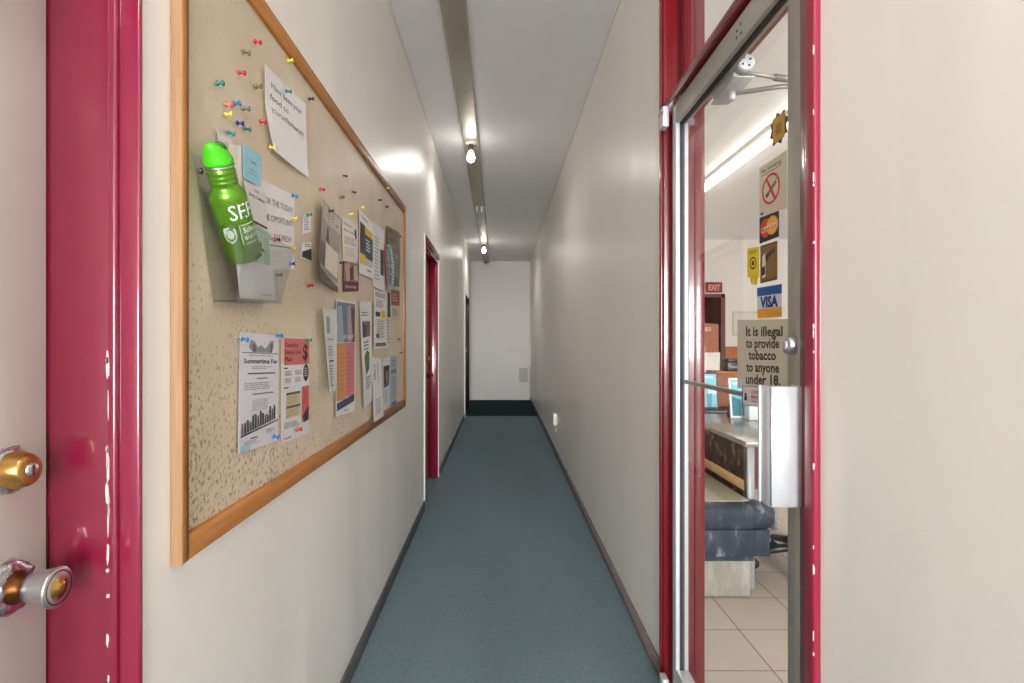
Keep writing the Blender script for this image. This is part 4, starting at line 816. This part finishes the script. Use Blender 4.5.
# counter with the marbled panel
CX, CY0, CY1, CZ = 1.275, 2.93, 4.03, .785
ct = thing('counter', 'grey topped counter with a dark marbled side panel inside the shop', 'counter', (1.6, 3.5, 0))
B().box((CX - .02, CY0 - .03, CZ - .028), (1.95, CY1, CZ), 0, .004).build('top', M['counter'], ct)
B().box((CX, CY0, .02), (CX + .03, CY1 - .02, CZ - .028)).build('side_panel', M['pattern'], ct)
B().box((CX - .006, CY0 + .03, .520), (CX, CY1 - .02, .572), 0, .001, 1).build('trim_strip', flat((206, 172, 120)), ct)
B().box((CX - .001, CY0 - .012, .02), (CX + .036, CY0, CZ - .028), 0, .002, 1).build('end_cap', M['counter_end'], ct)
for yy in (CY0 + .08, CY1 - .1): B().lathe([(.03, 0), (.03, .006), (.022, .01), (.022, .75), (.04, .757)], (1.90, yy, 0), (0, 0, 1), 16).build('leg', M['counter_end'], ct)
# bench
bn = thing('bench', 'low bench with a worn blue black vinyl cushion beside the counter', 'bench', (1.05, 3.2, 0))
B().box((.80, 2.87, 0), (1.27, 3.9, .205), 0, .01).build('plinth', M['concrete'], bn)
B().box((.78, 2.80, .232), (1.268, 3.95, .366), 0, .006).box((1.26, 2.80, .232), (1.335, 2.915, .366), 0, .006).box((.8, 2.83, .2), (1.268, 3.92, .24)).build('base', M['vinyl'], bn)
cs = B().box((.77, 2.78, .366), (1.268, 3.97, .492), 0, .03, 4); cs.box((1.20, 2.78, .368), (1.365, 2.915, .495), 0, .045, 5)
cs.build('cushion', M['vinyl'], bn)
B().box((.80, 2.85, .488), (1.255, 3.93, .4985), 0, .004).build('seat_sheen', flat((150, 140, 116)), bn)  # khaki layer: light reflected on the cushion top, put into its colour
# displays on the counter
def display(x0, x1, y, z0, z1, base, label, lean=.04, frame=(226, 230, 232), dark=(40, 110, 126)):
    t = thing('poster_display', label, 'display', ((x0 + x1) / 2, y, z0))
    vs_ = lambda yy: [(x0, yy, z0), (x1, yy, z0), (x1, yy + lean, z1), (x0, yy + lean, z1)]
    b = B(); b.raw(vs_(y) + vs_(y + .015), [[0, 1, 2, 3], [4, 5, 6, 7]] + [[i, (i + 1) % 4, 4 + (i + 1) % 4, 4 + i] for i in range(4)]); b.build('frame', flat(frame), t)
    f_ = B(); mm = [flat(base)]
    art(f_, lambda u, v, l: (x0 + u * (x1 - x0), y + lean * (1 - v) - .001 - l, z1 - v * (z1 - z0)), [('r', .07, .05, .94, .95, base), ('p', [(.07, .45), (.4, .55), (.4, .95), (.07, .95)], dark), ('p', [(.5, .4), (.94, .35), (.94, .6), (.5, .62)], (210, 232, 236)), ('r', .12, .10, .8, .16, (206, 236, 242)), ('p', [(.4, .60), (.7, .58), (.66, .95), (.44, .95)], (90, 160, 176))], mm, 1, 1)
    f_.build('poster', mm, t, normals=False)
    B().raw([(x0 + .01, y + .012, z0), (x1 - .01, y + .012, z0), (x1 - .01, y + .10, z0), (x0 + .01, y + .10, z0), (x0 + .01, y + .012 + lean * .6, z0 + (z1 - z0) * .6), (x1 - .01, y + .012 + lean * .6, z0 + (z1 - z0) * .6)], [[0, 1, 2, 3], [0, 1, 5, 4], [3, 2, 5, 4], [0, 3, 4], [1, 2, 5]]).build('stand', flat((60, 64, 70)), t)
    return t
yD = 3.80
a0, za = at(731, 413, yD); a1, zb_ = at(757, 378.5, yD)
display(a0, a1, yD, CZ + .001, zb_, (110, 190, 206), 'teal and white poster display standing on the grey counter top')
a0, za = at(748, 414, yD - .08); a1, zb_ = at(757, 397, yD - .08)
b = B().box((a0, yD - .10, CZ), (a1 + .1, yD - .02, zb_), 0, .004); lidb = b.build('carton', flat((214, 218, 220))); tag(lidb, 'small white carton in front of the teal display on the counter', 'box')
# back counter with its clutter
BY = 4.95; bz = HC - 69 / F * BY
bc = thing('back_counter', 'low dark counter behind the grey topped counter', 'counter', (2.2, BY + .3, 0))
B().box((1.55, BY, bz - .03), (3.0, BY + .6, bz), 0, .004).build('top', M['black'], bc)
B().box((1.6, BY + .03, 0), (2.95, BY + .57, bz - .03)).build('body', M['shop_red'], bc)
B().box((1.63, BY + .012, .08), (2.26, BY + .03, bz - .06), 0, .004).build('door', M['shop_red'], bc); B().box((2.29, BY + .012, .08), (2.92, BY + .03, bz - .06), 0, .004).build('door', M['shop_red'], bc)
a0, _ = at(699, 408, BY + .12); a1, zb_ = at(718.5, 372.5, BY + .12)
display(a0, a1, BY + .12, bz + .001, zb_, (130, 200, 216), 'sky blue poster display farther back beside the brown crate', frame=(60, 78, 92), dark=(170, 186, 196))
a0, _ = at(717, 408, BY + .3); a1, zb_ = at(742, 371.5, BY + .3)
cr = thing('crate', 'reddish brown wooden crate under the black printer', 'crate', ((a0 + a1) / 2, BY + .42, bz))
B().box((a0, BY + .3, bz), (a1, BY + .55, zb_ - .02), 0, .004).build('body', M['brown_box'], cr); B().box((a0 - .01, BY + .29, zb_ - .02), (a1 + .01, BY + .56, zb_), 0, .003).build('lid', M['wainscot'], cr)
p0, _ = at(726.5, 371, BY + .35); p1, pz1_ = at(741, 358.5, BY + .35)
pr = thing('printer', 'black desktop printer on the brown crate', 'printer', ((p0 + p1) / 2, BY + .42, zb_))
B().box((p0, BY + .33, zb_), (p1, BY + .52, pz1_ - .03), 0, .008).build('body', M['black'], pr)
B().box((p0 + .01, BY + .34, pz1_ - .032), (p1 - .01, BY + .5, pz1_), 0, .008).build('lid', M['black'], pr)
B().box((p0 + .02, BY + .325, zb_ + .03), (p1 - .03, BY + .333, zb_ + .05)).build('paper_slot', flat((120, 120, 124)), pr)
b0, bz0_ = at(741.3, 371, BY + .36)
vb = thing('bottle', 'small cream bottle standing beside the black printer', 'bottle', (b0, BY + .38, zb_))
B().lathe([(.012, 0), (.018, .004), (.018, .08), (.014, .12), (.008, .14), (.008, .16)], (b0, BY + .38, zb_), (0, 0, 1), 16).build('body', flat((216, 200, 170)), vb); B().lathe([(.009, .158), (.009, .18), (.006, .184)], (b0, BY + .38, zb_), (0, 0, 1), 12).build('cap', flat((190, 170, 130)), vb)
# cabinet and brown carton near the doorway
KY = 6.9; k0, _ = at(697, 352, KY); k1, kz = at(720.3, 352.5, KY)
cb = thing('cabinet', 'off-white cabinet in front of the shop back doorway', 'cabinet', ((k0 + k1) / 2, KY + .25, 0))
B().box((k0, KY, 0), (k1, KY + .5, kz), 0, .006).build('body', flat((206, 200, 190)), cb)
B().box((k0 + .02, KY - .015, .1), (k1 - .02, KY, kz - .06), 0, .004).build('door', flat((212, 206, 196)), cb)
c0, _ = at(697, 352, KY + .05); c1, cz_ = at(718.5, 322, KY + .05)
bx = thing('carton', 'big brown carton with pale lettering on the off-white cabinet', 'box', ((c0 + c1) / 2, KY + .25, kz))
B().prism([(c0, kz), (c1, kz), (c1, cz_ - .03), (c0, cz_)], KY + .05, KY + .45, 1).build('body', M['brown_box'], bx)
tb = B(); tm = [M['brown_box']]
art(tb, lambda u, v, l: (c0 + u * (c1 - c0), KY + .049 - l, cz_ - v * (cz_ - kz)), [('t', .30, .30, .13, 'CESCO', (226, 210, 190), {'w': .36})], tm, c1 - c0, cz_ - kz); tb.build('lettering', tm, bx, normals=False)
# swivel chair beyond the bench
hx, hy = 1.75, 3.22
sc_ = thing('office_chair', 'black swivel chair with a five spoke base beyond the bench', 'chair', (hx, hy, 0))
for k in range(5):
    a = R(180 + 72 * k - 6); ex, ey = hx + .30 * math.cos(a), hy + .30 * math.sin(a)
    B().tube([(hx + .03 * math.cos(a), hy + .03 * math.sin(a), .13), (hx + .16 * math.cos(a), hy + .16 * math.sin(a), .115), (ex, ey, .085)], [.026, .024, .018], 10).build('spoke', M['black'], sc_)
    wv = Vector((-math.sin(a), math.cos(a), 0))
    cst = B()
    for q in (-1, 1): cst.lathe([(.01, 0), (.027, .002), (.027, .018), (.01, .02)], tuple(Vector((ex, ey, .028)) + wv * (.004 if q > 0 else -.004)), tuple(wv * q), 16)
    cst.tube([(ex, ey, .03), (ex, ey, .09)], .008, 8); cst.build('caster', M['black'], sc_)
B().lathe([(.045, .09), (.045, .15), (.028, .16), (.028, .28), (.016, .285), (.016, .42)], (hx, hy, 0), (0, 0, 1), 18).build('column', M['black'], sc_)
B().lathe([(.17, .42), (.21, .43), (.22, .46), (.21, .49), (.15, .505)], (hx, hy, 0), (0, 0, 1), 28).build('seat', M['black'], sc_)
B().box((hx + .215, hy - .19, .60), (hx + .265, hy + .19, .98), 0, .02, 4).build('backrest', M['black'], sc_)
B().tube([(hx + .1, hy, .43), (hx + .28, hy, .45), (hx + .285, hy, .75)], .018, 10).build('back_bracket', M['black'], sc_)
